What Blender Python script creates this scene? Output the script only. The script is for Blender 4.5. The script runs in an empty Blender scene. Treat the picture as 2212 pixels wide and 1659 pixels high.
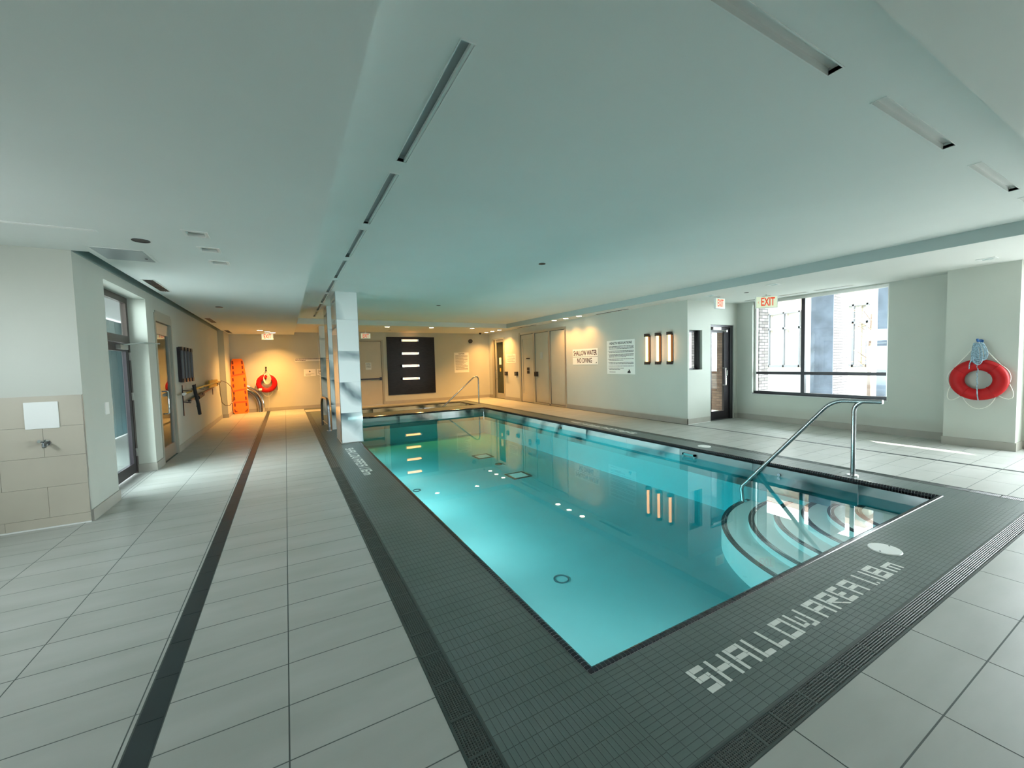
import bpy, math, random
from mathutils import Vector, Matrix
random.seed(7)
S = bpy.context.scene
COL = S.collection

# ------------------------------------------------------------------ camera, light, exposure
FPX, CXP, CYP = 878.72, 1106.0, 829.5
RC = ((0.87326499, -0.48658103, -0.02543944), (-0.04778629, -0.03356906, -0.99829334), (0.48489662, 0.87299028, -0.05256659))
cam = bpy.data.cameras.new('camera'); camo = bpy.data.objects.new('camera', cam); COL.objects.link(camo)
cam.sensor_fit = 'HORIZONTAL'; cam.sensor_width = 36.0; cam.lens = FPX / 2212.0 * 36.0
cam.clip_start = 0.05; cam.clip_end = 300
rx, ry, rz_ = Vector(RC[0]), -Vector(RC[1]), -Vector(RC[2])
camo.matrix_world = Matrix(((rx[0], ry[0], rz_[0], 0), (rx[1], ry[1], rz_[1], 0), (rx[2], ry[2], rz_[2], 1.45), (0, 0, 0, 1)))
S.camera = camo

W = bpy.data.worlds.new('world'); S.world = W; W.use_nodes = True
wn = W.node_tree.nodes; bg = wn['Background']
SKY = 22.0
bg.inputs[0].default_value = (0.87, 0.96, 1.0, 1); bg.inputs[1].default_value = SKY

sun = bpy.data.lights.new('sun', 'SUN'); suno = bpy.data.objects.new('sun', sun); COL.objects.link(suno)
sun.energy = 60.0; sun.angle = 0.009; sun.color = (1.0, 0.93, 0.80)
suno.rotation_euler = Vector((1.0, 1.25, 0.65)).to_track_quat('Z', 'Y').to_euler()

S.view_settings.view_transform = 'Standard'; S.view_settings.look = 'None'
S.view_settings.gamma = 1.0; S.view_settings.exposure = 0.14; S.view_settings.use_curve_mapping = False
S.cycles.use_denoising = True
S.cycles.max_bounces = 10; S.cycles.diffuse_bounces = 6; S.cycles.glossy_bounces = 5
S.cycles.transparent_max_bounces = 12; S.cycles.sample_clamp_indirect = 6.0
S.cycles.caustics_reflective = False; S.cycles.caustics_refractive = False

def portal(loc, rot, sx, sy):
    l = bpy.data.lights.new('window_portal', 'AREA'); l.shape = 'RECTANGLE'; l.size = sx; l.size_y = sy
    l.cycles.is_portal = True
    o = bpy.data.objects.new('window_portal', l); COL.objects.link(o); o.location = loc; o.rotation_euler = rot
H2 = math.pi / 2
portal((9.60, 4.28, 1.66), (0, H2, 0), 2.2, 2.5)          # right window
portal((8.9, 6.02, 1.1), (-H2, 0, 0), 0.9, 2.1)           # glazed door right
portal((9.60, -1.05, 1.54), (0, H2, 0), 2.3, 4.5)           # second window on the right, outside the frame
portal((-3.32, 3.7, 1.85), (0, -H2, 0), .9, 1.4)         # left, beside the camera
portal((-2.12, 6.98, 1.25), (0, -H2, 0), 2.3, 1.5)        # glazed door left

# ------------------------------------------------------------------ helpers
ORG = {}
class MB:
    def __init__(s): s.v = []; s.f = []; s.m = []
    def quad(s, a, b, c, d, mi=0):
        n = len(s.v); s.v += [a, b, c, d]; s.f.append((n, n+1, n+2, n+3)); s.m.append(mi)
    def box(s, x0, x1, y0, y1, z0, z1, skip='', mi=0):
        if x0 > x1: x0, x1 = x1, x0
        if y0 > y1: y0, y1 = y1, y0
        n = len(s.v)
        s.v += [(x0,y0,z0),(x1,y0,z0),(x1,y1,z0),(x0,y1,z0),(x0,y0,z1),(x1,y0,z1),(x1,y1,z1),(x0,y1,z1)]
        F = {'b':(0,3,2,1),'t':(4,5,6,7),'s':(0,1,5,4),'e':(1,2,6,5),'n':(2,3,7,6),'w':(3,0,4,7)}
        for k, q in F.items():
            if k not in skip: s.f.append(tuple(n+i for i in q)); s.m.append(mi)
        return s
    def bbox(s, x0, x1, y0, y1, z0, z1, r=0.004):
        # box with chamfered edges on all sides (two stacked rings)
        if x0 > x1: x0, x1 = x1, x0
        if y0 > y1: y0, y1 = y1, y0
        r = min(r, (x1-x0)*.45, (y1-y0)*.45, (z1-z0)*.45)
        def ring(ix, iz):
            return [(x0+ix,y0+ix+0,iz),(x1-ix,y0+ix,iz),(x1-ix,y1-ix,iz),(x0+ix,y1-ix,iz)]
        rings = [ring(r,z0), ring(0,z0+r), ring(0,z1-r), ring(r,z1)]
        n = len(s.v)
        for q in rings: s.v += q
        s.f.append((n+3,n+2,n+1,n)); s.m.append(0)
        for k in range(3):
            for i in range(4):
                j = (i+1) % 4
                s.f.append((n+4*k+i, n+4*k+j, n+4*k+4+j, n+4*k+4+i)); s.m.append(0)
        s.f.append((n+12,n+13,n+14,n+15)); s.m.append(0)
        return s
    def tube(s, pts, r, n=10, closed=False, cap=True, radii=None):
        pts = [Vector(p) for p in pts]; N = len(pts); base = len(s.v)
        t0 = (pts[1]-pts[0]).normalized()
        up = Vector((0,0,1)) if abs(t0.z) < 0.9 else Vector((1,0,0))
        u = t0.cross(up).normalized()
        for i, p in enumerate(pts):
            a = pts[(i-1) % N] if (closed or i > 0) else pts[i]
            b = pts[(i+1) % N] if (closed or i < N-1) else pts[i]
            t = (b-a).normalized()
            u = (u - t*u.dot(t)).normalized(); w = t.cross(u)
            rr = radii[i] if radii else r
            for k in range(n):
                c = 2*math.pi*k/n; s.v.append(tuple(p + u*math.cos(c)*rr + w*math.sin(c)*rr))
        for i in range(N if closed else N-1):
            j = (i+1) % N
            for k in range(n):
                l = (k+1) % n
                s.f.append((base+i*n+k, base+i*n+l, base+j*n+l, base+j*n+k)); s.m.append(0)
        if cap and not closed:
            s.f.append(tuple(base+k for k in range(n))[::-1]); s.m.append(0)
            s.f.append(tuple(base+(N-1)*n+k for k in range(n))); s.m.append(0)
        return s
    def cyl(s, c, ax, r, h, n=20, r2=None):
        c = Vector(c); ax = Vector(ax).normalized()
        return s.tube([c, c+ax*h], r, n, radii=[r, r if r2 is None else r2])
    def ringdisc(s, c, ax, r0, r1, h, n=28):
        # annular disc of thickness h, facing ax
        c = Vector(c); ax = Vector(ax).normalized(); up = Vector((0,0,1)) if abs(ax.z) < .9 else Vector((1,0,0))
        u = ax.cross(up).normalized(); w = ax.cross(u); b = len(s.v)
        for (r, hh) in ((r1,0),(r1,h),(r0,h),(r0,0)):
            for k in range(n):
                a = 2*math.pi*k/n; s.v.append(tuple(c+ax*hh+u*math.cos(a)*r+w*math.sin(a)*r))
        for q in range(4):
            for k in range(n):
                l = (k+1) % n; q2 = (q+1) % 4
                s.f.append((b+q*n+k, b+q*n+l, b+q2*n+l, b+q2*n+k)); s.m.append(0)
        return s
    def poly(s, pts, d):
        # extruded polygon: pts list of 3d points, d extrusion vector
        n = len(pts); b = len(s.v); d = Vector(d)
        s.v += [tuple(p) for p in pts] + [tuple(Vector(p)+d) for p in pts]
        s.f.append(tuple(b+i for i in range(n))[::-1]); s.m.append(0)
        s.f.append(tuple(b+n+i for i in range(n))); s.m.append(0)
        for i in range(n):
            j = (i+1) % n; s.f.append((b+i, b+j, b+n+j, b+n+i)); s.m.append(0)
        return s
    def build(s, name, mat, parent=None, smooth=False, fix=False):
        me = bpy.data.meshes.new(name)
        if parent is None:
            xs = [v[0] for v in s.v]; ys = [v[1] for v in s.v]; zs = [v[2] for v in s.v]
            org = Vector(((min(xs)+max(xs))/2, (min(ys)+max(ys))/2, min(zs)))
        else: org = ORG[parent.name]
        me.from_pydata([(v[0]-org.x, v[1]-org.y, v[2]-org.z) for v in s.v], [], s.f)
        mats = mat if isinstance(mat, (list, tuple)) else [mat]
        for m in mats: me.materials.append(m)
        if len(mats) > 1: me.polygons.foreach_set('material_index', s.m)
        if smooth:
            me.polygons.foreach_set('use_smooth', [True]*len(me.polygons))
            try: me.set_sharp_from_angle(angle=math.radians(40))
            except Exception: pass
        me.update()
        o = bpy.data.objects.new(name, me); COL.objects.link(o)
        if parent is None: o.location = org
        else: o.parent = parent
        ORG[o.name] = org
        return o
def empty(name, loc):
    o = bpy.data.objects.new(name, None); COL.objects.link(o); o.location = loc; o.empty_display_size = .1
    ORG[o.name] = Vector(loc); return o
def tag(o, label=None, cat=None, group=None, kind=None):
    if label: o['label'] = label
    if cat: o['category'] = cat
    if group: o['group'] = group
    if kind: o['kind'] = kind
    return o
def struct(o, label=None):
    o['kind'] = 'structure'
    if label: o['label'] = label
    return o
def copy_tree(o, parent=None):
    c = o.copy(); COL.objects.link(c)
    if parent is not None: c.parent = parent
    for ch in list(o.children):
        copy_tree(ch, c)
    return c
def kids(o): return list(o.children)
def proj(p):
    v = Vector(p) - Vector((0,0,1.45)); x = v.dot(Vector(RC[0])); y = v.dot(Vector(RC[1])); z = v.dot(Vector(RC[2]))
    if z < .05: return None
    return (CXP+FPX*x/z, CYP+FPX*y/z)
def rect_area(x0, x1, y0, y1, z=0):
    q = [proj(p) for p in ((x0,y0,z),(x1,y0,z),(x1,y1,z),(x0,y1,z))]
    if any(a is None for a in q): return 0
    cx = sum(a[0] for a in q)/4; cy = sum(a[1] for a in q)/4
    if not (-20 < cx < 2232 and -20 < cy < 1679): return 0
    return abs(sum(q[i][0]*q[(i+1)%4][1]-q[(i+1)%4][0]*q[i][1] for i in range(4)))/2
def grid_cells(a0, a1, b0, b1, holes):
    A = sorted({a0, a1} | {h[k] for h in holes for k in (0,1) if a0 < h[k] < a1})
    B = sorted({b0, b1} | {h[k] for h in holes for k in (2,3) if b0 < h[k] < b1})
    for i in range(len(A)-1):
        for j in range(len(B)-1):
            ca, cb = (A[i]+A[i+1])/2, (B[j]+B[j+1])/2
            if any(h[0] < ca < h[1] and h[2] < cb < h[3] for h in holes): continue
            yield A[i], A[i+1], B[j], B[j+1]
def plate(mb, axis, c0, c1, a0, a1, b0, b1, holes=()):
    """slab between c0..c1 on axis, spanning a,b, with rectangular through holes (walls of holes included)"""
    def P(c, a, b): return {'x':(c,a,b),'y':(a,c,b),'z':(a,b,c)}[axis]
    for x0,x1,y0,y1 in grid_cells(a0,a1,b0,b1,holes):
        mb.quad(P(c0,x0,y0),P(c0,x1,y0),P(c0,x1,y1),P(c0,x0,y1)); mb.quad(P(c1,x0,y0),P(c1,x0,y1),P(c1,x1,y1),P(c1,x1,y0))
    edge_cells = list(grid_cells(a0,a1,b0,b1,holes))
    for x0,x1,y0,y1 in edge_cells:
        if x0 == a0: mb.quad(P(c0,x0,y0),P(c0,x0,y1),P(c1,x0,y1),P(c1,x0,y0))
        if x1 == a1: mb.quad(P(c0,x1,y0),P(c0,x1,y1),P(c1,x1,y1),P(c1,x1,y0))
        if y0 == b0: mb.quad(P(c0,x0,y0),P(c0,x1,y0),P(c1,x1,y0),P(c1,x0,y0))
        if y1 == b1: mb.quad(P(c0,x0,y1),P(c0,x1,y1),P(c1,x1,y1),P(c1,x0,y1))
    for (h0,h1,g0,g1) in list(holes):
        h0,h1,g0,g1 = max(h0,a0),min(h1,a1),max(g0,b0),min(g1,b1)
        inner = not (h0 == a0 and h1 == a1 and g0 == b0 and g1 == b1)
        for (p,q) in (((h0,g0),(h1,g0)),((h1,g0),(h1,g1)),((h1,g1),(h0,g1)),((h0,g1),(h0,g0))):
            if inner and (p[0] == q[0] and p[0] in (a0,a1) or p[1] == q[1] and p[1] in (b0,b1)): continue
            mb.quad(P(c0,*p),P(c0,*q),P(c1,*q),P(c1,*p))
    return mb

# ------------------------------------------------------------------ materials
M = {}
def nodes(name):
    m = bpy.data.materials.new(name); m.use_nodes = True; nt = m.node_tree
    return m, nt, nt.nodes['Principled BSDF']
def mat(name, col, rough=0.5, metal=0.0, spec=0.5, var=0.0, vscale=3.0, bump=0.0, bscale=60.0, emit=None, es=0.0, coat=0.0):
    m, nt, b = nodes(name)
    b.inputs['Base Color'].default_value = (*col, 1); b.inputs['Roughness'].default_value = rough
    b.inputs['Metallic'].default_value = metal; b.inputs['Specular IOR Level'].default_value = spec
    b.inputs['Coat Weight'].default_value = coat
    tc = nt.nodes.new('ShaderNodeTexCoord')
    if var > 0:
        n = nt.nodes.new('ShaderNodeTexNoise'); n.inputs['Scale'].default_value = vscale; n.inputs['Detail'].default_value = 5
        nt.links.new(tc.outputs['Object'], n.inputs['Vector'])
        r = nt.nodes.new('ShaderNodeValToRGB'); r.color_ramp.elements[0].position = .3; r.color_ramp.elements[1].position = .7
        r.color_ramp.elements[0].color = (*[c*(1-var) for c in col], 1); r.color_ramp.elements[1].color = (*[min(1,c*(1+var)) for c in col], 1)
        nt.links.new(n.outputs['Fac'], r.inputs[0]); nt.links.new(r.outputs[0], b.inputs['Base Color'])
    if bump > 0:
        n = nt.nodes.new('ShaderNodeTexNoise'); n.inputs['Scale'].default_value = bscale; n.inputs['Detail'].default_value = 3
        nt.links.new(tc.outputs['Object'], n.inputs['Vector'])
        bp = nt.nodes.new('ShaderNodeBump'); bp.inputs['Strength'].default_value = bump; bp.inputs['Distance'].default_value = .002
        nt.links.new(n.outputs['Fac'], bp.inputs['Height']); nt.links.new(bp.outputs[0], b.inputs['Normal'])
    if emit: b.inputs['Emission Color'].default_value = (*emit, 1); b.inputs['Emission Strength'].default_value = es
    M[name] = m; return m
mat('wall_paint', (.50,.52,.47), .6, var=.02, vscale=1.5, bump=.15, bscale=180)
mat('ceiling_paint', (.79,.82,.80), .85, spec=.2, var=.02, vscale=1.0, bump=.1, bscale=150)
mat('soffit_paint', (.76,.77,.74), .8, spec=.2, var=.02, vscale=1.0)
mat('reveal_shade', (.30,.37,.36), .8, spec=.2)  # shade inside the left ceiling gap, put into the colour
mat('fascia_shade', (.40,.47,.46), .8, spec=.2)  # right soffit face: its shade painted in as a darker tone
mat('skirting', (.36,.35,.31), .5, var=.05, vscale=4)
mat('door_paint', (.50,.47,.38), .45, var=.03)
mat('door_frame', (.34,.33,.27), .4)
mat('alu', (.58,.58,.55), .32, metal=.85)
mat('dark_alu', (.028,.022,.028), .35, metal=.3)
mat('bronze', (.06,.045,.04), .35, metal=.4)
mat('steel', (.40,.41,.42), .20, metal=1.0, var=.05, vscale=20)
mat('chrome', (.80,.81,.82), .06, metal=1.0)
mat('dark_steel', (.22,.24,.26), .22, metal=1.0)
mat('black', (.012,.012,.014), .4)
mat('black_plastic', (.02,.02,.022), .5)
mat('white_plastic', (.80,.82,.80), .4)
mat('sign_white', (.82,.83,.80), .4)
mat('sign_grey', (.52,.53,.50), .45)
mat('print_black', (.015,.015,.02), .6)
mat('print_red', (.045,.008,.012), .6)
mat('red_foam', (.42,.003,.005), .5, spec=.3, var=.12, vscale=5, bump=.25, bscale=50)
mat('orange_plastic', (.95,.20,.015), .45, var=.08, vscale=3)
mat('dark_orange', (.22,.02,.01), .6)
mat('rope_white', (.78,.78,.70), .8)
mat('rope_blue', (.30,.42,.50), .8, var=.6, vscale=70)
mat('hook_blue', (.02,.10,.30), .4)
mat('yellow', (.62,.42,.06), .45, var=.1, vscale=8)
mat('grout', (.10,.12,.115), .8)
mat('grout_white', (.55,.56,.55), .8)
mat('mosaic_base', (.045,.055,.053), .7)
mat('stripe_tile', (.010,.022,.026), .42, var=.1, vscale=4)
mat('white_tile', (.72,.74,.70), .35, var=.04, vscale=12)
mat('coping_tile', (.010,.010,.017), .16, var=.2, vscale=8)
mat('drain_plastic', (.045,.062,.058), .34, var=.12, vscale=6)
mat('channel', (.01,.012,.012), .7)
mat('plaster', (.84,.91,.91), .55, var=.05, vscale=1.2)
mat('spa_plaster', (.35,.38,.32), .5, var=.05, vscale=2)
mat('nosing', (.015,.02,.025), .3)
mat('concrete', (.46,.46,.45), .85, var=.08, vscale=2)
mat('pier_shade_blue', (.15,.18,.24), .7, var=.35, vscale=2.2)  # pier sides facing the building, their shade put into a blue-grey colour
mat('render_white', (.62,.63,.63), .8)
mat('render_cream', (.55,.50,.40), .8)
mat('wood_soffit', (.45,.30,.24), .7)
mat('leaf', (.50,.24,.08), .8)
mat('bark', (.12,.08,.06), .8)
mat('lamp_glow', (1,.75,.45), .5, emit=(1.0,.42,.13), es=5.0)
mat('downlight_glow', (1,.85,.65), .5, emit=(1.0,.80,.52), es=26)
mat('exit_face', (.70,.74,.55), .5, emit=(.80,.82,.62), es=.35)
mat('exit_red', (.70,.06,.02), .5, emit=(.9,.10,.03), es=.35)
mat('blue_panel', (.05,.11,.13), .5, var=.1)
mat('towel', (.32,.33,.33), .7)

mat('mullion_grey', (.10,.10,.11), .6)
mat('panel_grey', (.40,.45,.47), .35, metal=.3)
mat('fence_blue', (.016,.045,.055), .9, spec=0.0)
# light floor tile: cloudy grey-beige porcelain with per tile shade
m, nt, b = nodes('floor_tile'); M['floor_tile'] = m
tc = nt.nodes.new('ShaderNodeTexCoord'); oi = nt.nodes.new('ShaderNodeObjectInfo'); geo = nt.nodes.new('ShaderNodeNewGeometry')
n1 = nt.nodes.new('ShaderNodeTexNoise'); n1.inputs['Scale'].default_value = 1.3; n1.inputs['Detail'].default_value = 6
mp = nt.nodes.new('ShaderNodeMapping'); mp.inputs['Scale'].default_value = (1, 3.5, 1)
nt.links.new(geo.outputs['Position'], mp.inputs['Vector']); nt.links.new(mp.outputs[0], n1.inputs['Vector'])
r = nt.nodes.new('ShaderNodeValToRGB'); r.color_ramp.elements[0].position = .35; r.color_ramp.elements[1].position = .68
r.color_ramp.elements[0].color = (.365,.380,.350,1); r.color_ramp.elements[1].color = (.43,.44,.415,1)
nt.links.new(n1.outputs['Fac'], r.inputs[0]); nt.links.new(r.outputs[0], b.inputs['Base Color'])
b.inputs['Roughness'].default_value = .42; b.inputs['Specular IOR Level'].default_value = .5
n2 = nt.nodes.new('ShaderNodeTexNoise'); n2.inputs['Scale'].default_value = 120; bp = nt.nodes.new('ShaderNodeBump')
bp.inputs['Strength'].default_value = .15; bp.inputs['Distance'].default_value = .001
nt.links.new(geo.outputs['Position'], n2.inputs['Vector']); nt.links.new(n2.outputs['Fac'], bp.inputs['Height']); nt.links.new(bp.outputs[0], b.inputs['Normal'])

# mosaic tile: dark grey green, speckled
m, nt, b = nodes('mosaic'); M['mosaic'] = m
geo = nt.nodes.new('ShaderNodeNewGeometry'); n1 = nt.nodes.new('ShaderNodeTexNoise'); n1.inputs['Scale'].default_value = 2.2; n1.inputs['Detail'].default_value = 7
nt.links.new(geo.outputs['Position'], n1.inputs['Vector'])
r = nt.nodes.new('ShaderNodeValToRGB'); r.color_ramp.elements[0].position = .35; r.color_ramp.elements[1].position = .68
r.color_ramp.elements[0].color = (.095,.130,.120,1); r.color_ramp.elements[1].color = (.120,.155,.150,1)
nt.links.new(n1.outputs['Fac'], r.inputs[0]); nt.links.new(r.outputs[0], b.inputs['Base Color'])
b.inputs['Roughness'].default_value = .38

# marble slabs: sweeping agate-like bands
def marble(name, lo, mid, hi, rough, scale):
    m, nt, b = nodes(name); M[name] = m
    tc = nt.nodes.new('ShaderNodeNewGeometry'); oi = nt.nodes.new('ShaderNodeObjectInfo')
    mul = nt.nodes.new('ShaderNodeVectorMath'); mul.operation = 'MULTIPLY_ADD'
    cmb = nt.nodes.new('ShaderNodeCombineXYZ')
    for i in range(3): nt.links.new(oi.outputs['Random'], cmb.inputs[i])
    mul.inputs[1].default_value = (31, 17, 23)
    nt.links.new(cmb.outputs[0], mul.inputs[0]); nt.links.new(tc.outputs['Position'], mul.inputs[2])
    nz = nt.nodes.new('ShaderNodeTexNoise'); nz.inputs['Scale'].default_value = scale; nz.inputs['Detail'].default_value = 3.0; nz.inputs['Distortion'].default_value = 1.2
    nt.links.new(mul.outputs[0], nz.inputs['Vector'])
    w = nt.nodes.new('ShaderNodeTexWave'); w.wave_type = 'BANDS'; w.bands_direction = 'DIAGONAL'; w.inputs['Scale'].default_value = .55
    w.inputs['Distortion'].default_value = 9; w.inputs['Detail'].default_value = 2; w.inputs['Detail Scale'].default_value = .9
    nt.links.new(mul.outputs[0], w.inputs['Vector'])
    mx = nt.nodes.new('ShaderNodeMath'); mx.operation = 'MULTIPLY_ADD'; mx.inputs[1].default_value = .55
    nt.links.new(w.outputs['Fac'], mx.inputs[0])
    m2 = nt.nodes.new('ShaderNodeMath'); m2.operation = 'MULTIPLY'; m2.inputs[1].default_value = .6
    nt.links.new(nz.outputs['Fac'], m2.inputs[0]); nt.links.new(m2.outputs[0], mx.inputs[2])
    r = nt.nodes.new('ShaderNodeValToRGB'); e = r.color_ramp.elements
    e[0].position = .24; e[0].color = (*lo, 1); e[1].position = .54; e[1].color = (*hi, 1)
    x = e.new(.30); x.color = (*mid, 1); x = e.new(.39); x.color = (*[(a+b_)/2 for a, b_ in zip(mid, hi)], 1)
    nt.links.new(mx.outputs[0], r.inputs[0]); nt.links.new(r.outputs[0], b.inputs['Base Color'])
    b.inputs['Roughness'].default_value = rough; b.inputs['Specular IOR Level'].default_value = .8; b.inputs['Coat Weight'].default_value = .6; b.inputs['Coat Roughness'].default_value = .03
marble('marble', (.05,.08,.10), (.34,.40,.42), (.86,.88,.88), .10, 1.0)
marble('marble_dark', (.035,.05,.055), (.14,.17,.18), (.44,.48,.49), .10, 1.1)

# brick (outdoor, distant)
def brickmat(name, c1, c2, cm):
    m, nt, b = nodes(name); M[name] = m
    tc = nt.nodes.new('ShaderNodeNewGeometry'); mp = nt.nodes.new('ShaderNodeMapping'); mp.vector_type = 'POINT'
    sep = nt.nodes.new('ShaderNodeSeparateXYZ'); cmb = nt.nodes.new('ShaderNodeCombineXYZ'); ad = nt.nodes.new('ShaderNodeMath'); ad.operation = 'ADD'
    nt.links.new(tc.outputs['Position'], sep.inputs[0]); nt.links.new(sep.outputs['X'], ad.inputs[0]); nt.links.new(sep.outputs['Y'], ad.inputs[1])
    nt.links.new(ad.outputs[0], cmb.inputs[0]); nt.links.new(sep.outputs['Z'], cmb.inputs[1])
    br = nt.nodes.new('ShaderNodeTexBrick'); br.inputs['Scale'].default_value = 1.0; br.inputs['Brick Width'].default_value = .23; br.inputs['Row Height'].default_value = .075
    br.inputs['Mortar Size'].default_value = .008; br.inputs['Color1'].default_value = (*c1,1); br.inputs['Color2'].default_value = (*c2,1); br.inputs['Mortar'].default_value = (*cm,1)
    nt.links.new(cmb.outputs[0], br.inputs['Vector']); nt.links.new(br.outputs['Color'], b.inputs['Base Color']); b.inputs['Roughness'].default_value = .9; b.inputs['Specular IOR Level'].default_value = 0.0
brickmat('brick', (.20,.17,.165), (.34,.31,.30), (.10,.09,.095))
brickmat('brick_brown', (.10,.065,.05), (.16,.11,.085), (.07,.055,.05))
# black mosaic wall panel
m, nt, b = nodes('panel_mosaic'); M['panel_mosaic'] = m
tc = nt.nodes.new('ShaderNodeNewGeometry'); sep = nt.nodes.new('ShaderNodeSeparateXYZ'); cmb = nt.nodes.new('ShaderNodeCombineXYZ')
nt.links.new(tc.outputs['Position'], sep.inputs[0]); nt.links.new(sep.outputs['X'], cmb.inputs[0]); nt.links.new(sep.outputs['Z'], cmb.inputs[1])
br = nt.nodes.new('ShaderNodeTexBrick'); br.inputs['Scale'].default_value = 1; br.inputs['Brick Width'].default_value = .10; br.inputs['Row Height'].default_value = .026; br.inputs['Mortar Size'].default_value = .002
br.inputs['Color1'].default_value = (.005,.005,.008,1); br.inputs['Color2'].default_value = (.012,.012,.015,1); br.inputs['Mortar'].default_value = (.004,.004,.005,1)
nt.links.new(cmb.outputs[0], br.inputs['Vector']); nt.links.new(br.outputs['Color'], b.inputs['Base Color'])
bp = nt.nodes.new('ShaderNodeBump'); bp.inputs['Strength'].default_value = .6; bp.inputs['Distance'].default_value = .004; bp.invert = True
nt.links.new(br.outputs['Fac'], bp.inputs['Height']); nt.links.new(bp.outputs[0], b.inputs['Normal']); b.inputs['Roughness'].default_value = .30; b.inputs['Specular IOR Level'].default_value = .2

# glass: clear pane, reflecting by Fresnel
def two_sided_ior(nt, f, ior):
    # the same reflectance whichever side of the thin surface is hit
    ge = nt.nodes.new('ShaderNodeNewGeometry'); mr = nt.nodes.new('ShaderNodeMapRange')
    mr.inputs['To Min'].default_value = ior; mr.inputs['To Max'].default_value = 1/ior
    nt.links.new(ge.outputs['Backfacing'], mr.inputs['Value']); nt.links.new(mr.outputs[0], f.inputs[0])
def glass(name, tint, ior=1.5, rough=0.0):
    m = bpy.data.materials.new(name); m.use_nodes = True; nt = m.node_tree; nt.nodes.remove(nt.nodes['Principled BSDF'])
    out = nt.nodes['Material Output']; t = nt.nodes.new('ShaderNodeBsdfTransparent'); g = nt.nodes.new('ShaderNodeBsdfGlossy'); f = nt.nodes.new('ShaderNodeFresnel'); mx = nt.nodes.new('ShaderNodeMixShader')
    t.inputs[0].default_value = (*tint, 1); g.inputs['Roughness'].default_value = rough; two_sided_ior(nt, f, ior)
    nt.links.new(f.outputs[0], mx.inputs[0]); nt.links.new(t.outputs[0], mx.inputs[1]); nt.links.new(g.outputs[0], mx.inputs[2]); nt.links.new(mx.outputs[0], out.inputs[0])
    M[name] = m; return m
glass('glass', (.93,.97,.96)); glass('door_glass', (.55,.62,.55)); glass('frosted', (.50,.46,.30), rough=.25)
# water
ABS = (.0, .84, .88)
def water_mat(name, surface):
    m = bpy.data.materials.new(name); m.use_nodes = True; nt = m.node_tree; nt.nodes.remove(nt.nodes['Principled BSDF'])
    out = nt.nodes['Material Output']; t = nt.nodes.new('ShaderNodeBsdfTransparent')
    if surface:
        g = nt.nodes.new('ShaderNodeBsdfGlossy'); f = nt.nodes.new('ShaderNodeFresnel'); mx = nt.nodes.new('ShaderNodeMixShader')
        g.inputs['Roughness'].default_value = .0; two_sided_ior(nt, f, 1.45)
        geo = nt.nodes.new('ShaderNodeNewGeometry'); n = nt.nodes.new('ShaderNodeTexNoise'); n.inputs['Scale'].default_value = 1.6; n.inputs['Detail'].default_value = 2
        bp = nt.nodes.new('ShaderNodeBump'); bp.inputs['Strength'].default_value = .06; bp.inputs['Distance'].default_value = .006
        nt.links.new(geo.outputs['Position'], n.inputs['Vector']); nt.links.new(n.outputs['Fac'], bp.inputs['Height']); nt.links.new(bp.outputs[0], g.inputs['Normal'])
        nt.links.new(f.outputs[0], mx.inputs[0]); nt.links.new(t.outputs[0], mx.inputs[1]); nt.links.new(g.outputs[0], mx.inputs[2]); nt.links.new(mx.outputs[0], out.inputs[0])
    else: nt.links.new(t.outputs[0], out.inputs[0])
    v = nt.nodes.new('ShaderNodeVolumeAbsorption'); v.inputs['Color'].default_value = (*ABS, 1); v.inputs['Density'].default_value = .32
    nt.links.new(v.outputs[0], out.inputs['Volume']); M[name] = m; return m
water_mat('water_top', True); water_mat('water_side', False)

# ------------------------------------------------------------------ key dimensions
XL, XR, YN, YF = 1.166, 5.716, 1.421, 12.236        # pool, outside of the coping
CW = .046
ZW = -.155                                          # water level
ZF = -.85                                           # pool bottom
SX0, SX1, SY0, SY1 = 1.45, 5.84, 13.10, 14.58       # sunken hot tub
ZC, ZL, ZS = 2.85, 2.62, 2.70                       # raised ceiling, left ceiling, soffits
XS, YE, XWN = 7.616, 5.856, 9.389                   # sign wall, end wall, window wall
YB, YBL = 15.675, 16.226                            # back walls
XLW, YLB = -1.724, 5.45                             # left wall, near block face

# ------------------------------------------------------------------ floor
fl = MB()
holes = [(XL+.01,XR-.01,YN+.01,YF-.01), (SX0+.01,SX1-.01,SY0+.01,SY1-.01)]
DR = [(.507,.628,.803,14.92), (.507,6.22,.803,.905), (6.10,6.22,.803,14.92), (.507,6.22,14.80,14.92)]
plate(fl, 'z', -.16, -.0012, -3.3, 9.7, -3.7, 16.5, holes + [(.512,.623,.808,14.915),(.512,6.215,.808,.900),(6.105,6.215,.808,14.915),(.512,6.215,14.805,14.915)])
floor = struct(fl.build('floor', M['grout']), 'grey porcelain tiled pool deck with dark mosaic border')

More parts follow.
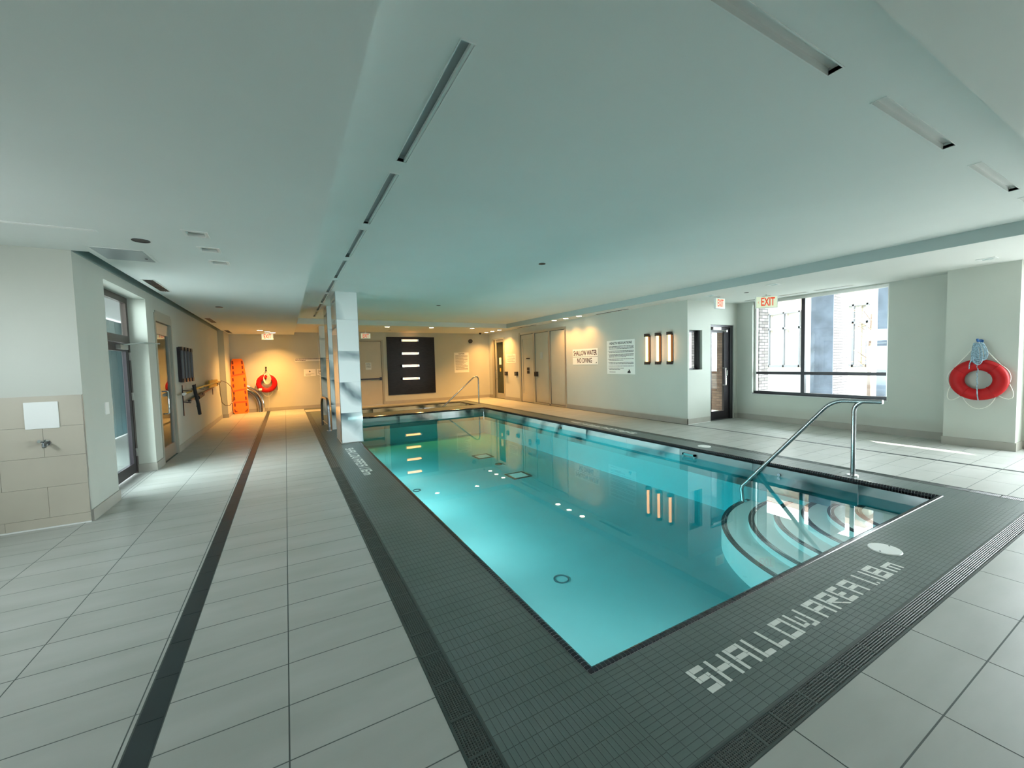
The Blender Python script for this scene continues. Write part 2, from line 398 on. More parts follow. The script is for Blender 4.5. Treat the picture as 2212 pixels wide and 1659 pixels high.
XG = [-.055+.571*k for k in range(-6, 18)]; YG = [.535+.283*k for k in range(-15, 57)]
tiles = []
def clip(c, r):
    x0,x1,y0,y1 = max(c[0],r[0]),min(c[1],r[1]),max(c[2],r[2]),min(c[3],r[3])
    return (x0,x1,y0,y1) if x1-x0 > .015 and y1-y0 > .015 else None
regions = [(-3.2,-.608,.803,YLB),(XLW,-.608,YLB,16.2),(-2.0,XLW,6.20,7.76),(-.512,.507,.803,16.2),(-3.2,-.608,-3.5,.803),(-.512,XWN,-3.5,.803),(.507,6.22,14.92,15.66),
           (6.22,7.544,.803,15.66),(7.604,XWN,.803,YE)]
for i in range(len(XG)-1):
    for j in range(len(YG)-1):
        for rg in regions:
            c = clip((XG[i],XG[i+1],YG[j],YG[j+1]), rg)
            if c: tiles.append(c)
G = .0022
def tile_box(mb, c, z0, z1, g, ch=0.0008):
    x0,x1,y0,y1 = c[0]+g,c[1]-g,c[2]+g,c[3]-g
    n = len(mb.v)
    mb.v += [(x0,y0,z0),(x1,y0,z0),(x1,y1,z0),(x0,y1,z0),(x0+ch,y0+ch,z1),(x1-ch,y0+ch,z1),(x1-ch,y1-ch,z1),(x0+ch,y1-ch,z1)]
    for q in ((4,5,6,7),(0,1,5,4),(1,2,6,5),(2,3,7,6),(3,0,4,7)): mb.f.append(tuple(n+k for k in q)); mb.m.append(0)
tiles.sort(key=lambda c: -rect_area(*c))
rest = MB()
for k, c in enumerate(tiles):
    if k < 285 and rect_area(*c) > 90:
        b_ = MB(); tile_box(b_, c, -.006, 0, G); b_.build('tile', M['floor_tile'], floor)
    else: tile_box(rest, c, -.006, 0, G)
tag(rest.build('tile_field', M['floor_tile'], floor), kind='stuff')

# dark mosaic border
mos = []
def fillrect(r, horiz):
    L, T = .0765, .0262
    x0,x1,y0,y1 = r
    dx, dy = (L, T) if horiz else (T, L)
    nx, ny = max(1, round((x1-x0)/dx)), max(1, round((y1-y0)/dy))
    dx, dy = (x1-x0)/nx, (y1-y0)/ny
    for a in range(nx):
        for b in range(ny):
            mos.append((x0+a*dx, x0+(a+1)*dx, y0+b*dy, y0+(b+1)*dy))
fillrect((.634,XL-.004,.911,12.24), False); fillrect((XL-.004,XR+.004,.911,YN-.004), True)
fillrect((XR+.004,6.095,.911,12.24), False); fillrect((.634,6.095,12.24,SY0-.02), True)
fillrect((.634,SX0-.02,SY0-.02,14.79), False); fillrect((SX1+.02,6.095,SY0-.02,14.79), False); fillrect((SX0-.02,SX1+.02,SY1+.02,14.79), True)
mos.sort(key=lambda c: -rect_area(*c))
rest = MB()
for k, c in enumerate(mos):
    if k < 290:
        b_ = MB(); tile_box(b_, c, -.006, 0, .0007, .0005); b_.build('mosaic_tile', M['mosaic'], floor)
    else: tile_box(rest, c, -.006, 0, .0007, .0005)
tag(rest.build('mosaic_field', M['mosaic'], floor), kind='stuff')

# dark lines laid in the floor
for (x0,x1,y0,y1,lab) in ((-.606,-.514,-3.5,16.2,'wide black tile line running along the left deck'),(7.546,7.602,-3.5,YE,'thin black tile line along the right deck')):
    s_ = MB(); k = 0
    st = struct(MB().box(x0,x1,y0,y1,-.0075,-.0040).build('floor_line', M['mosaic_base']), lab)
    far = MB()
    y = y0
    while y < y1-.01:
        ye = min(y+.283, y1)
        if rect_area(x0,x1,y,ye) > 120 and k < 60:
            b_ = MB(); tile_box(b_, (x0,x1,y,ye), -.004, .0004, .0006, .001); b_.build('tile', M['stripe_tile'], st); k += 1
        else: tile_box(far, (x0,x1,y,ye), -.004, .0004, .0006, .001)
        y += .283
    tag(far.build('tile_run', M['stripe_tile'], st), kind='stuff')

# ------------------------------------------------------------------ drain gratings
def grate(x0,x1,y0,y1,label,group='slotted drain gratings round the pool'):
    root = empty('drain_grate', ((x0+x1)/2,(y0+y1)/2,-.05)); tag(root, label, 'drain', group)
    MB().box(x0+.004,x1-.004,y0+.004,y1-.004,-.15,-.045).build('channel', M['channel'], root)
    along_x = (x1-x0) > (y1-y0)
    fr = MB()
    if along_x: fr.box(x0,x1,y0,y0+.008,-.045,.001); fr.box(x0,x1,y1-.008,y1,-.045,.001)
    else: fr.box(x0,x0+.008,y0,y1,-.045,.001); fr.box(x1-.008,x1,y0,y1,-.045,.001)
    fr.build('frame', M['drain_plastic'], root)
    L0, L1 = (x0,x1) if along_x else (y0,y1)
    a0, a1 = (y0,y1) if along_x else (x0,x1)
    ns = max(1, round((L1-L0)/.60)); sl = (L1-L0)/ns
    for k in range(ns):
        l0, l1 = L0+k*sl+.001, L0+(k+1)*sl-.001
        cx, cy = ((l0+l1)/2,(a0+a1)/2) if along_x else ((a0+a1)/2,(l0+l1)/2)
        big = rect_area(cx-.05,cx+.05,cy-.05,cy+.05) > 60 or math.hypot(cx,cy) < 4.5
        mb = MB(); b0, b1 = a0+.009, a1-.009
        pc = .0104 if big else .025
        na, nl = int((b1-b0)/pc), int((l1-l0)/(pc if big else .05))
        ca, cl = (b1-b0)/na, (l1-l0)/nl
        def P(l,a,z): return (l,a,z) if along_x else (a,l,z)
        hs = .33 if big else .32
        for i in range(nl):
            for j in range(na):
                u0,u1 = l0+i*cl, l0+(i+1)*cl; v0,v1 = b0+j*ca, b0+(j+1)*ca
                if big and i % 20 == 0:
                    mb.quad(P(u0,v0,0),P(u1,v0,0),P(u1,v1,0),P(u0,v1,0)); continue
                p0,p1,q0,q1 = u0+cl*hs,u1-cl*hs,v0+ca*hs,v1-ca*hs
                n = len(mb.v)
                mb.v += [P(u0,v0,0),P(u1,v0,0),P(u1,v1,0),P(u0,v1,0),P(p0,q0,-.0015),P(p1,q0,-.0015),P(p1,q1,-.0015),P(p0,q1,-.0015)]
                for q in ((0,1,5,4),(1,2,6,5),(2,3,7,6),(3,0,4,7)): mb.f.append(tuple(n+t for t in q)); mb.m.append(0)
        mb.build('grating', M['drain_plastic'], root)
    return root
grate(.507,.628,.905,14.80,'long dark perforated drain grating left of the pool, beside the pale tiles')
grate(.507,6.22,.803,.905,'dark perforated drain grating across the near end below the white lettering')
grate(6.10,6.22,.905,14.80,'dark perforated drain grating along the far side deck under the wall signs')
grate(.507,6.22,14.80,14.92,'dark drain grating behind the sunken hot tub')

# ------------------------------------------------------------------ depth markings in white tiles
GL = {
 'S': (.093, [(.022,.11,.093,.14),(0,.09,.021,.14),(0,.06,.021,.0885),(.022,.06,.071,.09),(.072,.07,.093,.09),(.072,0,.093,.069),(0,0,.071,.03)]),
 'H': (.113, [(0,.07,.021,.14),(0,0,.021,.069),(.092,.07,.113,.14),(.092,0,.113,.069),(.022,.055,.091,.085)]),
 'A': (.113, [(0,.07,.021,.14),(0,0,.021,.069),(.092,.07,.113,.14),(.092,0,.113,.069),(.022,.11,.091,.14),(.022,.055,.091,.083)]),
 'L': (.085, [(0,.07,.021,.14),(0,0,.021,.069),(.022,0,.085,.03)]),
 'O': (.113, [(0,.07,.021,.14),(0,0,.021,.069),(.092,.07,.113,.14),(.092,0,.113,.069),(.022,.11,.091,.14),(.022,0,.091,.03)]),
 'W': (.120, [(0,.07,.021,.14),(0,.02,.021,.069),(.099,.07,.120,.14),(.099,0,.120,.069),(.022,.02,.058,.04),(.060,.02,.098,.0),(.050,.041,.066,.10)]),
 'R': (.113, [(0,.07,.021,.14),(0,0,.021,.069),(.022,.11,.113,.14),(.092,.085,.113,.109),(.022,.055,.113,.084)]),
 'E': (.090, [(0,.07,.021,.14),(0,0,.021,.069),(.022,.11,.090,.14),(.022,.055,.075,.083),(.022,0,.090,.03)]),
 '1': (.021, [(0,.07,.021,.14),(0,0,.021,.069)]),
 '.': (.021, [(0,0,.021,.018)]),
 '8': (.113, [(0,.07,.021,.14),(0,0,.021,.069),(.092,.07,.113,.14),(.092,0,.113,.069),(.022,.11,.091,.14),(.022,.055,.091,.083),(.022,0,.091,.03)]),
 'm': (.125, [(0,0,.021,.09),(.022,.065,.103,.09),(.052,0,.073,.064),(.104,0,.125,.09)]),
}
POS = [('S',0),('H',.125),('A',.268),('L',.415),('L',.537),('O',.660),('W',.805),('A',1.000),('R',1.148),('E',1.290),('A',1.420),('1',1.620),('.',1.655),('1',1.715),('8',1.765),('m',1.920)]
def marking(org, ux, uy, label):
    root = empty('depth_marking', (org[0], org[1], 0)); tag(root, label, 'floor lettering')
    for ch, off in POS:
        w, rs = GL[ch]
        for (a0,b0,a1,b1) in rs:
            a0 += off; a1 += off
            p = [org[0]+ux[0]*a0+uy[0]*b0, org[1]+ux[1]*a0+uy[1]*b0]; q = [org[0]+ux[0]*a1+uy[0]*b1, org[1]+ux[1]*a1+uy[1]*b1]
            c = (min(p[0],q[0]),max(p[0],q[0]),min(p[1],q[1]),max(p[1],q[1]))
            b_ = MB(); tile_box(b_, c, 0, .0015, .0006, .0005); b_.build('white_tile', M['white_tile'], root)
        if ch == 'R':
            b_ = MB()
            def T(a,b): return (org[0]+ux[0]*(off+a)+uy[0]*b, org[1]+ux[1]*(off+a)+uy[1]*b)
            for (s0,s1) in (((.035,.055),(.075,.028)),((.076,.027),(.116,0))):
                dx = .021
                pts = [T(*s0),T(s0[0]+dx,s0[1]),T(s1[0]+dx*.8,s1[1]),T(s1[0]-dx*.2,s1[1])]
                b_ = MB(); b_.poly([(x,y,0) for x,y in pts], (0,0,.0015)); b_.build('white_tile', M['white_tile'], root)
marking((1.545,1.067), (1,0), (0,1), 'SHALLOW AREA 1.18m in large white tiles across the near end of the pool')
marking((.850,7.700), (0,-1), (1,0), 'SHALLOW AREA 1.18m in white tiles beside the marble pillar')
marking((6.000,5.760), (0,1), (-1,0), 'SHALLOW AREA lettering in white tiles on the far side deck below the wall signs')

# ------------------------------------------------------------------ the pool
pool = empty('swimming_pool', ((XL+XR)/2,(YN+YF)/2,ZF)); tag(pool, 'long rectangular indoor pool with black coping and corner steps', 'pool')
ix0,ix1,iy0,iy1 = XL+CW,XR-CW,YN+CW,YF-CW
sh = MB()
sh.quad((ix0,iy0,ZF),(ix1,iy0,ZF),(ix1,iy1,ZF),(ix0,iy1,ZF))
for (a,b) in (((ix0,iy0),(ix1,iy0)),((ix1,iy0),(ix1,iy1)),((ix1,iy1),(ix0,iy1)),((ix0,iy1),(ix0,iy0))):
    sh.quad((*a,ZF),(*a,-.40),(*b,-.40),(*b,ZF))
sh.build('basin', M['plaster'], pool)
# marble band round the water line: slabs 1.2 m long
def band(p, q, s0, step, inward, mname, light=()):
    p, q = Vector((*p,0)), Vector((*q,0)); L = (q-p).length; d = (q-p)/L; inn = Vector((*inward,0)); t = s0
    cuts = [0] + [s0+step*k for k in range(-12,14) if .05 < s0+step*k < L-.05] + [L]
    for k in range(len(cuts)-1):
        a, b = p+d*(cuts[k]+.001), p+d*(cuts[k+1]-.001)
        e = -inn*.012
        m_ = MB(); m_.poly([(a.x,a.y,-.40),(b.x,b.y,-.40),(b.x,b.y,-.035),(a.x,a.y,-.035)], e); m_.build('marble_slab', M['marble' if k in light else mname], pool)
band((ix1,iy0),(ix1,iy1), 2.10-iy0, 1.21, (-1,0), 'marble_dark', (3,4,5,6)); band((ix0,iy1),(ix1,iy1), .5, 1.2, (0,-1), 'marble_dark')
band((ix0,iy0),(ix0,iy1), .3, 1.2, (1,0), 'marble_dark'); band((ix0,iy0),(ix1,iy0), .3, 1.2, (0,1), 'marble_dark')
# rounded black coping: every little tile separately moulded, white joints under
PROF = [(0,0),(.004,.004),(.026,.004),(.040,-.004),(.0465,-.018),(.0465,-.05)]
def coping(root, x0,x1,y0,y1, prof, mname, base='grout_white', step=.0254):
    mb, gb = MB(), MB()
    for (p,q,inn) in (((x0,y0),(x1,y0),(0,1)),((x1,y0),(x1,y1),(-1,0)),((x1,y1),(x0,y1),(0,-1)),((x0,y1),(x0,y0),(1,0))):
        p, q, inn = Vector(p), Vector(q), Vector(inn); L = (q-p).length; d = (q-p)/L; n = round(L/step); st = L/n
        for k in range(n):
            rows = []
            for e in (0,1):
                s0 = k*st + (.0008 if e == 0 else st-.0008); r_ = []
                for (o_, z) in prof:
                    s = min(max(s0, o_), L-o_); c = p+d*s+inn*o_; r_.append((c.x,c.y,z))
                rows.append(r_)
            for i in range(len(prof)-1): mb.quad(rows[0][i],rows[1][i],rows[1][i+1],rows[0][i+1])
        g0 = [(p+d*o_+inn*(o_), z-.0012) for (o_,z) in prof]; g1 = [(p+d*(L-o_)+inn*o_, z-.0012) for (o_,z) in prof]
        for i in range(len(prof)-1): gb.quad((*g0[i][0],g0[i][1]),(*g1[i][0],g1[i][1]),(*g1[i+1][0],g1[i+1][1]),(*g0[i+1][0],g0[i+1][1]))
    tag(mb.build('coping_tiles', M[mname], root, smooth=True), kind='stuff')
    gb.build('coping_joint', M[base], root)
coping(pool, XL,XR,YN,YF, PROF, 'coping_tile')
# corner steps: concentric quarter rounds round the near right corner
for k, (r_, z) in enumerate(((1.92,-.58),(1.63,-.52),(1.37,-.455),(1.10,-.39),(.86,-.335),(.62,-.28))):
    c = Vector((ix1, iy0)); pts = []
    n = 28
    arc = [(c.x-r_*math.sin(a), c.y+r_*math.cos(a)) for a in [H2*i/n for i in range(n+1)]]
    mb = MB(); mb.poly([(ix1,iy0,ZF)]+[(x,y,ZF) for x,y in arc], (0,0,z-ZF)); mb.build('step', M['plaster'], pool)
    nb = MB()
    for (ra, rb) in ((r_-.060,r_-.033),(r_-.029,r_+.002)):
        for i in range(n*2):
            a0, a1 = H2*i/(n*2)+.0008/r_, H2*(i+1)/(n*2)-.0008/r_
            pa = [(c.x-rr*math.sin(a), c.y+rr*math.cos(a)) for rr, a in ((ra,a0),(rb,a0),(rb,a1),(ra,a1))]
            nb.poly([(x,y,z) for x,y in pa], (0,0,.004))
    tag(nb.build('step_nosing', M['nosing'], pool), kind='stuff')
# main drains and fittings on the bottom
for (cx_,cy_) in ((4.16,9.07),(4.04,7.11)):
    b_ = MB(); s = .21
    plate(b_, 'z', ZF, ZF+.012, cx_-s,cx_+s,cy_-s,cy_+s, [(cx_-s+.045,cx_+s-.045,cy_-s+.045,cy_+s-.045)])
    fr = b_.build('main_drain_frame', M['nosing'], pool)
    b_ = MB()
    for k in range(9): b_.box(cx_-s+.05,cx_+s-.05, cy_-s+.05+k*.036, cy_-s+.074+k*.036, ZF+.001, ZF+.008)
    b_.build('grille', M['white_plastic'], fr)
MB().cyl((4.13,8.16,ZF),(0,0,1),.085,.012,24).build('hydrostatic_valve', M['nosing'], pool)
MB().ringdisc((2.44,3.43,ZF),(0,0,1),.07,.082,.01).build('floor_inlet', M['blue_panel'], pool)
MB().ringdisc((2.0,7.3,ZF),(0,0,1),.06,.072,.01).build('floor_inlet', M['blue_panel'], pool)
b_ = MB(); b_.box(ix1-.05,ix1+.0,4.20,4.43,-.125,-.095); b_.box(ix1-.05,ix1,4.20,4.225,-.165,-.095); b_.box(ix1-.05,ix1,4.405,4.43,-.165,-.095); b_.build('skimmer_mouth', M['chrome'], pool)
b_ = MB(); b_.cyl((ix1,7.85,-.13),(-1,0,0),.035,.02,18); b_.build('wall_inlet', M['dark_steel'], pool)
b_ = MB(); b_.cyl((ix1,2.95,-.13),(-1,0,0),.02,.02,14); b_.build('wall_inlet', M['dark_steel'], pool)
# added underwater fill lamps brighten the water, along the left and near walls
def pool_fill_lamp(x, y, nx, ny, L, e):
    u = (-ny, nx); z = -.33
    b_ = MB()
    if nx: b_.box(x, x+nx*.012, y-L/2, y+L/2, z-.05, z+.05)
    else: b_.box(x-L/2, x+L/2, y, y+ny*.012, z-.05, z+.05)
    b_.build('pool_fill_lamp', M['white_plastic'], pool)
    l = bpy.data.lights.new('pool_fill_lamp', 'AREA'); l.shape = 'RECTANGLE'; l.size = L; l.size_y = .09; l.energy = e; l.spread = math.radians(115); l.color = (.80,1.0,.98); l.use_shadow = True
    o = bpy.data.objects.new('pool_fill_light', l); COL.objects.link(o); o.location = (x+nx*.02, y+ny*.02, z)
    o.rotation_euler = Vector((-nx,-ny,0.0)).to_track_quat('Z','Y').to_euler()
for y, e_ in ((2.8,8),(4.6,18),(6.4,26),(8.2,22),(10.2,12)): pool_fill_lamp(ix0, y, 1, 0, 1.5, e_)
pool_fill_lamp(2.4, iy0, 0, 1, 1.2, 4)
# water body
wb = MB(); e = .0015
wb.box(ix0+e,ix1-e,iy0+e,iy1-e,ZF+.0015,ZW,skip='t'); wb.m = [1]*len(wb.f)
wb.quad((ix0+e,iy0+e,ZW),(ix1-e,iy0+e,ZW),(ix1-e,iy1-e,ZW),(ix0+e,iy1-e,ZW),0)
wo = wb.build('pool_water', [M['water_top'], M['water_side']]); tag(wo, 'still turquoise water filling the long pool', 'water', kind='stuff')

# sunken hot tub behind the pool
spa = empty('hot_tub', ((SX0+SX1)/2,(SY0+SY1)/2,-.9)); tag(spa, 'sunken rectangular hot tub behind the pool under the black mosaic panel', 'hot tub')
sx0,sx1,sy0,sy1 = SX0+.05,SX1-.05,SY0+.05,SY1-.05
b_ = MB(); b_.quad((sx0,sy0,-.9),(sx1,sy0,-.9),(sx1,sy1,-.9),(sx0,sy1,-.9))
for (a,c) in (((sx0,sy0),(sx1,sy0)),((sx1,sy0),(sx1,sy1)),((sx1,sy1),(sx0,sy1)),((sx0,sy1),(sx0,sy0))): b_.quad((*a,-.9),(*a,-.30),(*c,-.30),(*c,-.9))
b_.build('basin', M['spa_plaster'], spa)
b_ = MB(); b_.box(sx0,sx1,sy1-.4,sy1,-.9,-.55); b_.box(sx0,sx0+.4,sy0,sy1-.4,-.9,-.55); b_.build('bench', M['spa_plaster'], spa)
def sband(p,q,inward,step):
    p, q = Vector((*p,0)), Vector((*q,0)); L = (q-p).length; d = (q-p)/L; n = max(1,round(L/step)); st = L/n; ee = -Vector((*inward,0))*.012
    for k in range(n):
        a, b2 = p+d*(k*st+.001), p+d*((k+1)*st-.001)
        MB().poly([(a.x,a.y,-.30),(b2.x,b2.y,-.30),(b2.x,b2.y,-.03),(a.x,a.y,-.03)], ee).build('marble_slab', M['marble_dark'], spa)
sband((sx0,sy1),(sx1,sy1),(0,-1),1.2); sband((sx1,sy0),(sx1,sy1),(-1,0),.7); sband((sx0,sy0),(sx0,sy1),(1,0),.7); sband((sx0,sy0),(sx1,sy0),(0,1),1.2)
coping(spa, SX0,SX1,SY0,SY1, PROF, 'coping_tile')
wb = MB(); wb.box(sx0+e,sx1-e,sy0+e,sy1-e,-.895,-.14,skip='t'); wb.m = [1]*len(wb.f); wb.quad((sx0+e,sy0+e,-.14),(sx1-e,sy0+e,-.14),(sx1-e,sy1-e,-.14),(sx0+e,sy1-e,-.14),0)
tag(wb.build('hot_tub_water', [M['water_top'], M['water_side']]), 'dark still water in the sunken hot tub', 'water', kind='stuff')

# deck lids
def lid(x, y, r, label):
    o = empty('skimmer_lid', (x,y,0)); tag(o, label, 'lid', 'white round skimmer lids')
    MB().cyl((x,y,0),(0,0,1),r,.006,36,r2=r-.004).build('cover', M['white_plastic'], o, smooth=True)
    for s in (-1,1): MB().cyl((x+s*r*.8,y,.006),(0,0,1),.006,.002,10).build('screw', M['dark_steel'], o)
lid(3.81,1.245,.10,'white round skimmer lid at the near right end of the pool, above the lettering')
lid(5.93,4.25,.10,'white round skimmer lid on the far side deck behind the handrail')

# ------------------------------------------------------------------ ceilings
slotsL = [(1.69+1.372*k, 1.69+1.372*k+1.175) for k in range(8)]
slotsR = [(1.29,2.45),(2.94,4.05),(4.59,5.67),(6.0,6.9)]
b_ = MB()
hol = [(.732,.797,a,c) for a,c in slotsL] + [(a,c,1.0,1.062) for a,c in slotsR]
plate(b_, 'z', ZC, ZC+.02, .32, 7.067, .68, 13.03, hol)
struct(b_.build('ceiling', M['ceiling_paint']), 'raised plain ceiling over the pool')
def hole(x0,x1,y0,y1): return (x0,x1,y0,y1)
# lower ceilings
b_ = MB(); LH = [(-.68,-.55,4.34,4.47),(-.655,-.525,4.86,4.99),(-.635,-.505,5.40,5.53),(-3.0,-1.30,4.60,4.65)]
plate(b_, 'z', ZL, ZL+.03, -1.60, .32, .68, YBL, [h for h in LH if h[0] > -2] )
plate(b_, 'z', ZL, ZL+.03, -3.2, -1.60, .68, YLB)
b_.box(.29,.32,.68,13.03,ZL+.03,ZC)
struct(b_.build('ceiling_left', M['ceiling_paint']), 'lower ceiling over the left deck')
b_ = MB()
plate(b_, 'z', ZS, ZS+.03, .32, XS+.02, 13.03, YBL); plate(b_, 'z', ZS, ZS+.03, 7.09, XWN+.02, .68, 13.03)
plate(b_, 'z', ZS, ZS+.03, -3.2, XWN+.02, -3.5, .68)
b_.box(.32,7.067,13.03,13.06,ZS+.03,ZC); b_.box(.32,7.067,.65,.68,ZS+.03,ZC)
struct(b_.build('ceiling_right', M['soffit_paint']), 'lower ceiling band over the right deck and the back')
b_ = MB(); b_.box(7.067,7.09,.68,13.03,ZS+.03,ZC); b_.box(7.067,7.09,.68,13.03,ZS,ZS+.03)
struct(b_.build('trim_1', M['fascia_shade']), 'vertical face of the lower ceiling band along the right')
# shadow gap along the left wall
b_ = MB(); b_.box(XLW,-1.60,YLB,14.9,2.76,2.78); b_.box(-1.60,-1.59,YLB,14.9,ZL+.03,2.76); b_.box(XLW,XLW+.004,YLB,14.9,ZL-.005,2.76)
struct(b_.build('trim_2', M['reveal_shade']), 'dark shadow gap between the left wall and the ceiling')
# roof slab closes the building
struct(MB().box(-3.4,9.6,-3.7,16.5,3.0,3.15).build('roof_slab', M['concrete']))

# ------------------------------------------------------------------ walls
def wallobj(mb, name, label): return struct(mb.build(name, M['wall_paint']), label)
# left wall with door recess
b_ = MB(); plate(b_, 'x', XLW-.24, XLW, YLB+.2, 14.9, 0, 3.0, [(6.20,7.76,-.01,2.50),(8.17,9.17,-.01,2.36)])
wallobj(b_, 'wall_left', 'pale painted left wall with a deep door recess')
b_ = MB(); b_.box(XLW-.24,-1.57,14.9,YBL,0,3.0); wallobj(b_, 'wall_left', 'pale projecting wall end at the far left corner')
b_ = MB(); plate(b_, 'y', YLB, YLB+.2, -3.3, XLW-.0, 0, 3.0); wallobj(b_, 'wall_left', 'pale wall face at the near left above the beige tiles')
b_ = MB(); b_.box(-1.6-.2,2.2,YBL,YBL+.2,0,3.0); b_.box(2.0,2.2,YB,YBL,0,3.0); wallobj(b_, 'wall_back', 'cream back wall behind the orange board')
b_ = MB(); plate(b_, 'y', YB, YB+.2, 2.0, XS+.2, 0, 3.0, [(2.20,3.16,-.01,2.38)]); wallobj(b_, 'wall_back', 'cream back wall with the black mosaic panel')
b_ = MB(); plate(b_, 'x', XS, XS+.25, YE+.17, YB, 0, 3.0, [(14.30,15.30,-.01,2.45),(10.22,13.08,-.01,2.52)])
wallobj(b_, 'wall_right', 'long pale wall with the safety signs')
b_ = MB(); plate(b_, 'y', YE, YE+.17, XS, XWN+.2, 0, 3.0, [(7.67,8.10,1.19,2.06),(8.40,9.26,-.01,2.19)])
wallobj(b_, 'wall_right', 'short wall end with the narrow window and glazed door')
b_ = MB(); plate(b_, 'x', XWN, XWN+.24, -3.5, YE, 0, 3.0, [(3.09,5.50,.60,2.69),(-3.3,1.2,.40,2.69)])
wallobj(b_, 'wall_right', 'pale wall with the large window')
b_ = MB(); b_.box(9.031,XWN,1.545,2.275,0,ZS+.02); struct(b_.build('wall_right', M['wall_paint']), 'pale projecting pier carrying the red lifebuoy')
b_ = MB(); plate(b_, 'y', -3.7, -3.5, -3.3, XWN+.2, 0, 3.0); wallobj(b_, 'wall_front', 'plain wall opposite the hot tub')
b_ = MB(); plate(b_, 'x', -3.4, -3.2, -3.5, YLB, 0, 3.0, [(3.0,4.4,1.4,2.3)]); wallobj(b_, 'wall_left', 'window wall beside the shower corner')
# window framing for those two unseen window walls
b_ = MB()
for k in range(4): b_.box(9.5,9.56,-3.3+k*1.5-.03,-3.3+k*1.5+.03,.4,2.69)
b_.box(9.5,9.56,-3.3,1.2,.4,.46); b_.box(9.5,9.56,-3.3,1.2,2.63,2.69)
struct(b_.build('window_2', M['dark_alu']))
b_ = MB()
for k in range(3): b_.box(-3.33,-3.27,3.0+k*.7-.03,3.0+k*.7+.03,1.4,2.3)
b_.box(-3.33,-3.27,3.0,4.4,1.4,1.45); b_.box(-3.33,-3.27,3.0,4.4,2.25,2.3)
struct(b_.build('window_3', M['dark_alu']))

# beige tiled dado on the near left wall, tile by tile
dado = struct(MB().box(-3.2,XLW-.004,YLB-.004,YLB,0.0,1.25).build('wall_tiling', M['grout_white']), 'beige wall tiles on the near left wall')
mat('dado_tile', (.47,.435,.36), .35, var=.05, vscale=2.5, bump=.05, bscale=20)
for i, (z0, z1) in enumerate(((0,.09),(.09,.375),(.375,.66),(.66,.945),(.945,1.25))):
    pass
for (z0,z1,off) in ((.012,.10,0),(.10,.39,.28),(.39,.675,0),(.675,.96,.28),(.96,1.25,0)):
    x = XLW-.004-off if off else XLW-.004
    edges = [XLW-.004] + [XLW-.004-.57*k-off for k in range(0 if off else 1, 4)]
    edges = sorted({round(max(v,-3.2),4) for v in edges})
    for a, c in zip(edges[:-1], edges[1:]):
        if c-a > .02: MB().box(a+.0012,c-.0012,YLB-.014,YLB-.004,z0+.0012,z1-.0012).build('tile', M['dado_tile'], dado)
struct(MB().box(XLW-.004,XLW+.000,YLB-.014,YLB+.001,0,1.25).build('trim_3', M['alu']))
struct(MB().box(-3.2,XLW,YLB-.020,YLB-.014,0,.012).build('trim_4', M['white_plastic']))

# skirtings
def skirt(name, pts, h=.115, t=.012, label=None):
    mb = MB()
    for (x0,x1,y0,y1) in pts: mb.box(x0,x1,y0,y1,0,h)
    return struct(mb.build(name, M['skirting']), label)
skirt('baseboard_left', [(XLW,XLW+.014,YLB,6.20),(XLW-.20,XLW+.014,7.75-.012,7.76),(XLW,XLW+.014,7.75,8.14),(XLW,XLW+.014,9.20,14.9),(XLW,-1.556,14.886,14.9),(-1.57,-1.556,14.9,YBL)], label='taupe skirting along the left wall')
skirt('baseboard_back', [(-1.556,2.0,YBL-.014,YBL),(3.24,XS,YB-.014,YB)], label='taupe skirting along the back wall')
skirt('baseboard_right', [(XS-.014,XS,15.36,YB),(XS-.014,XS,13.10,14.26),(XS-.014,XS,YE-.014,10.20),(XS-.014,8.38,YE-.014,YE),(9.28,XWN,YE-.014,YE),(XWN-.014,XWN,2.275,YE),(9.017,9.031,1.531,2.289),(9.031,XWN,1.531,1.545),(9.031,XWN,2.275,2.289),(XWN-.014,XWN,-3.5,1.545)], h=.12, label='taupe skirting along the right walls')
struct(MB().box(XS-.02,8.38,YE-.020,YE-.014,0,.008).build('trim_5', M['white_plastic']))

# ------------------------------------------------------------------ marble pillars
def pillar(x0,x1,y0,y1,z1,label,detail=True):
    root = empty('marble_pillar', ((x0+x1)/2,(y0+y1)/2,0)); tag(root, label, 'pillar')
    MB().box(x0+.012,x1-.012,y0+.012,y1-.012,0,z1).build('core', M['concrete'], root)
    zs = [0,.58,1.16,1.745,2.33,z1]
    for a, c in zip(zs[:-1], zs[1:]):
        a += .0008; c -= .0008
        if c-a < .05: continue
        MB().box(x0+.004,x1-.004,y0,y0+.012,a,c).build('slab', M['marble'], root)
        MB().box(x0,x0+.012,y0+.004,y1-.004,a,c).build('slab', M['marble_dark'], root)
        MB().box(x1-.012,x1,y0+.004,y1-.004,a,c).build('slab', M['marble'], root)
    b_ = MB()
    for (x,y) in ((x0,y0),(x1,y0),(x0,y1),(x1,y1)): b_.box(x-.002,x+.006 if x==x0 else x+.002,y-.002,y+.004,0,z1) if x==x0 else b_.box(x-.006,x+.002,y-.002,y+.004,0,z1)
    b_.build('edge_trim', M['chrome'], root)
    return root
p1 = pillar(.865,1.25,8.20,9.02,ZC-.001,'nearest marble slab pillar standing at the pool edge')
MB().box(.86,1.255,8.194,9.03,0,.02).build('base_trim', M['alu'], p1)
pillar(.885,1.25,10.25,11.0,ZC-.001,'second marble pillar, just behind the nearest one')
pillar(.93,1.33,13.55,14.15,ZS-.001,'farthest marble pillar, beside the hot tub')

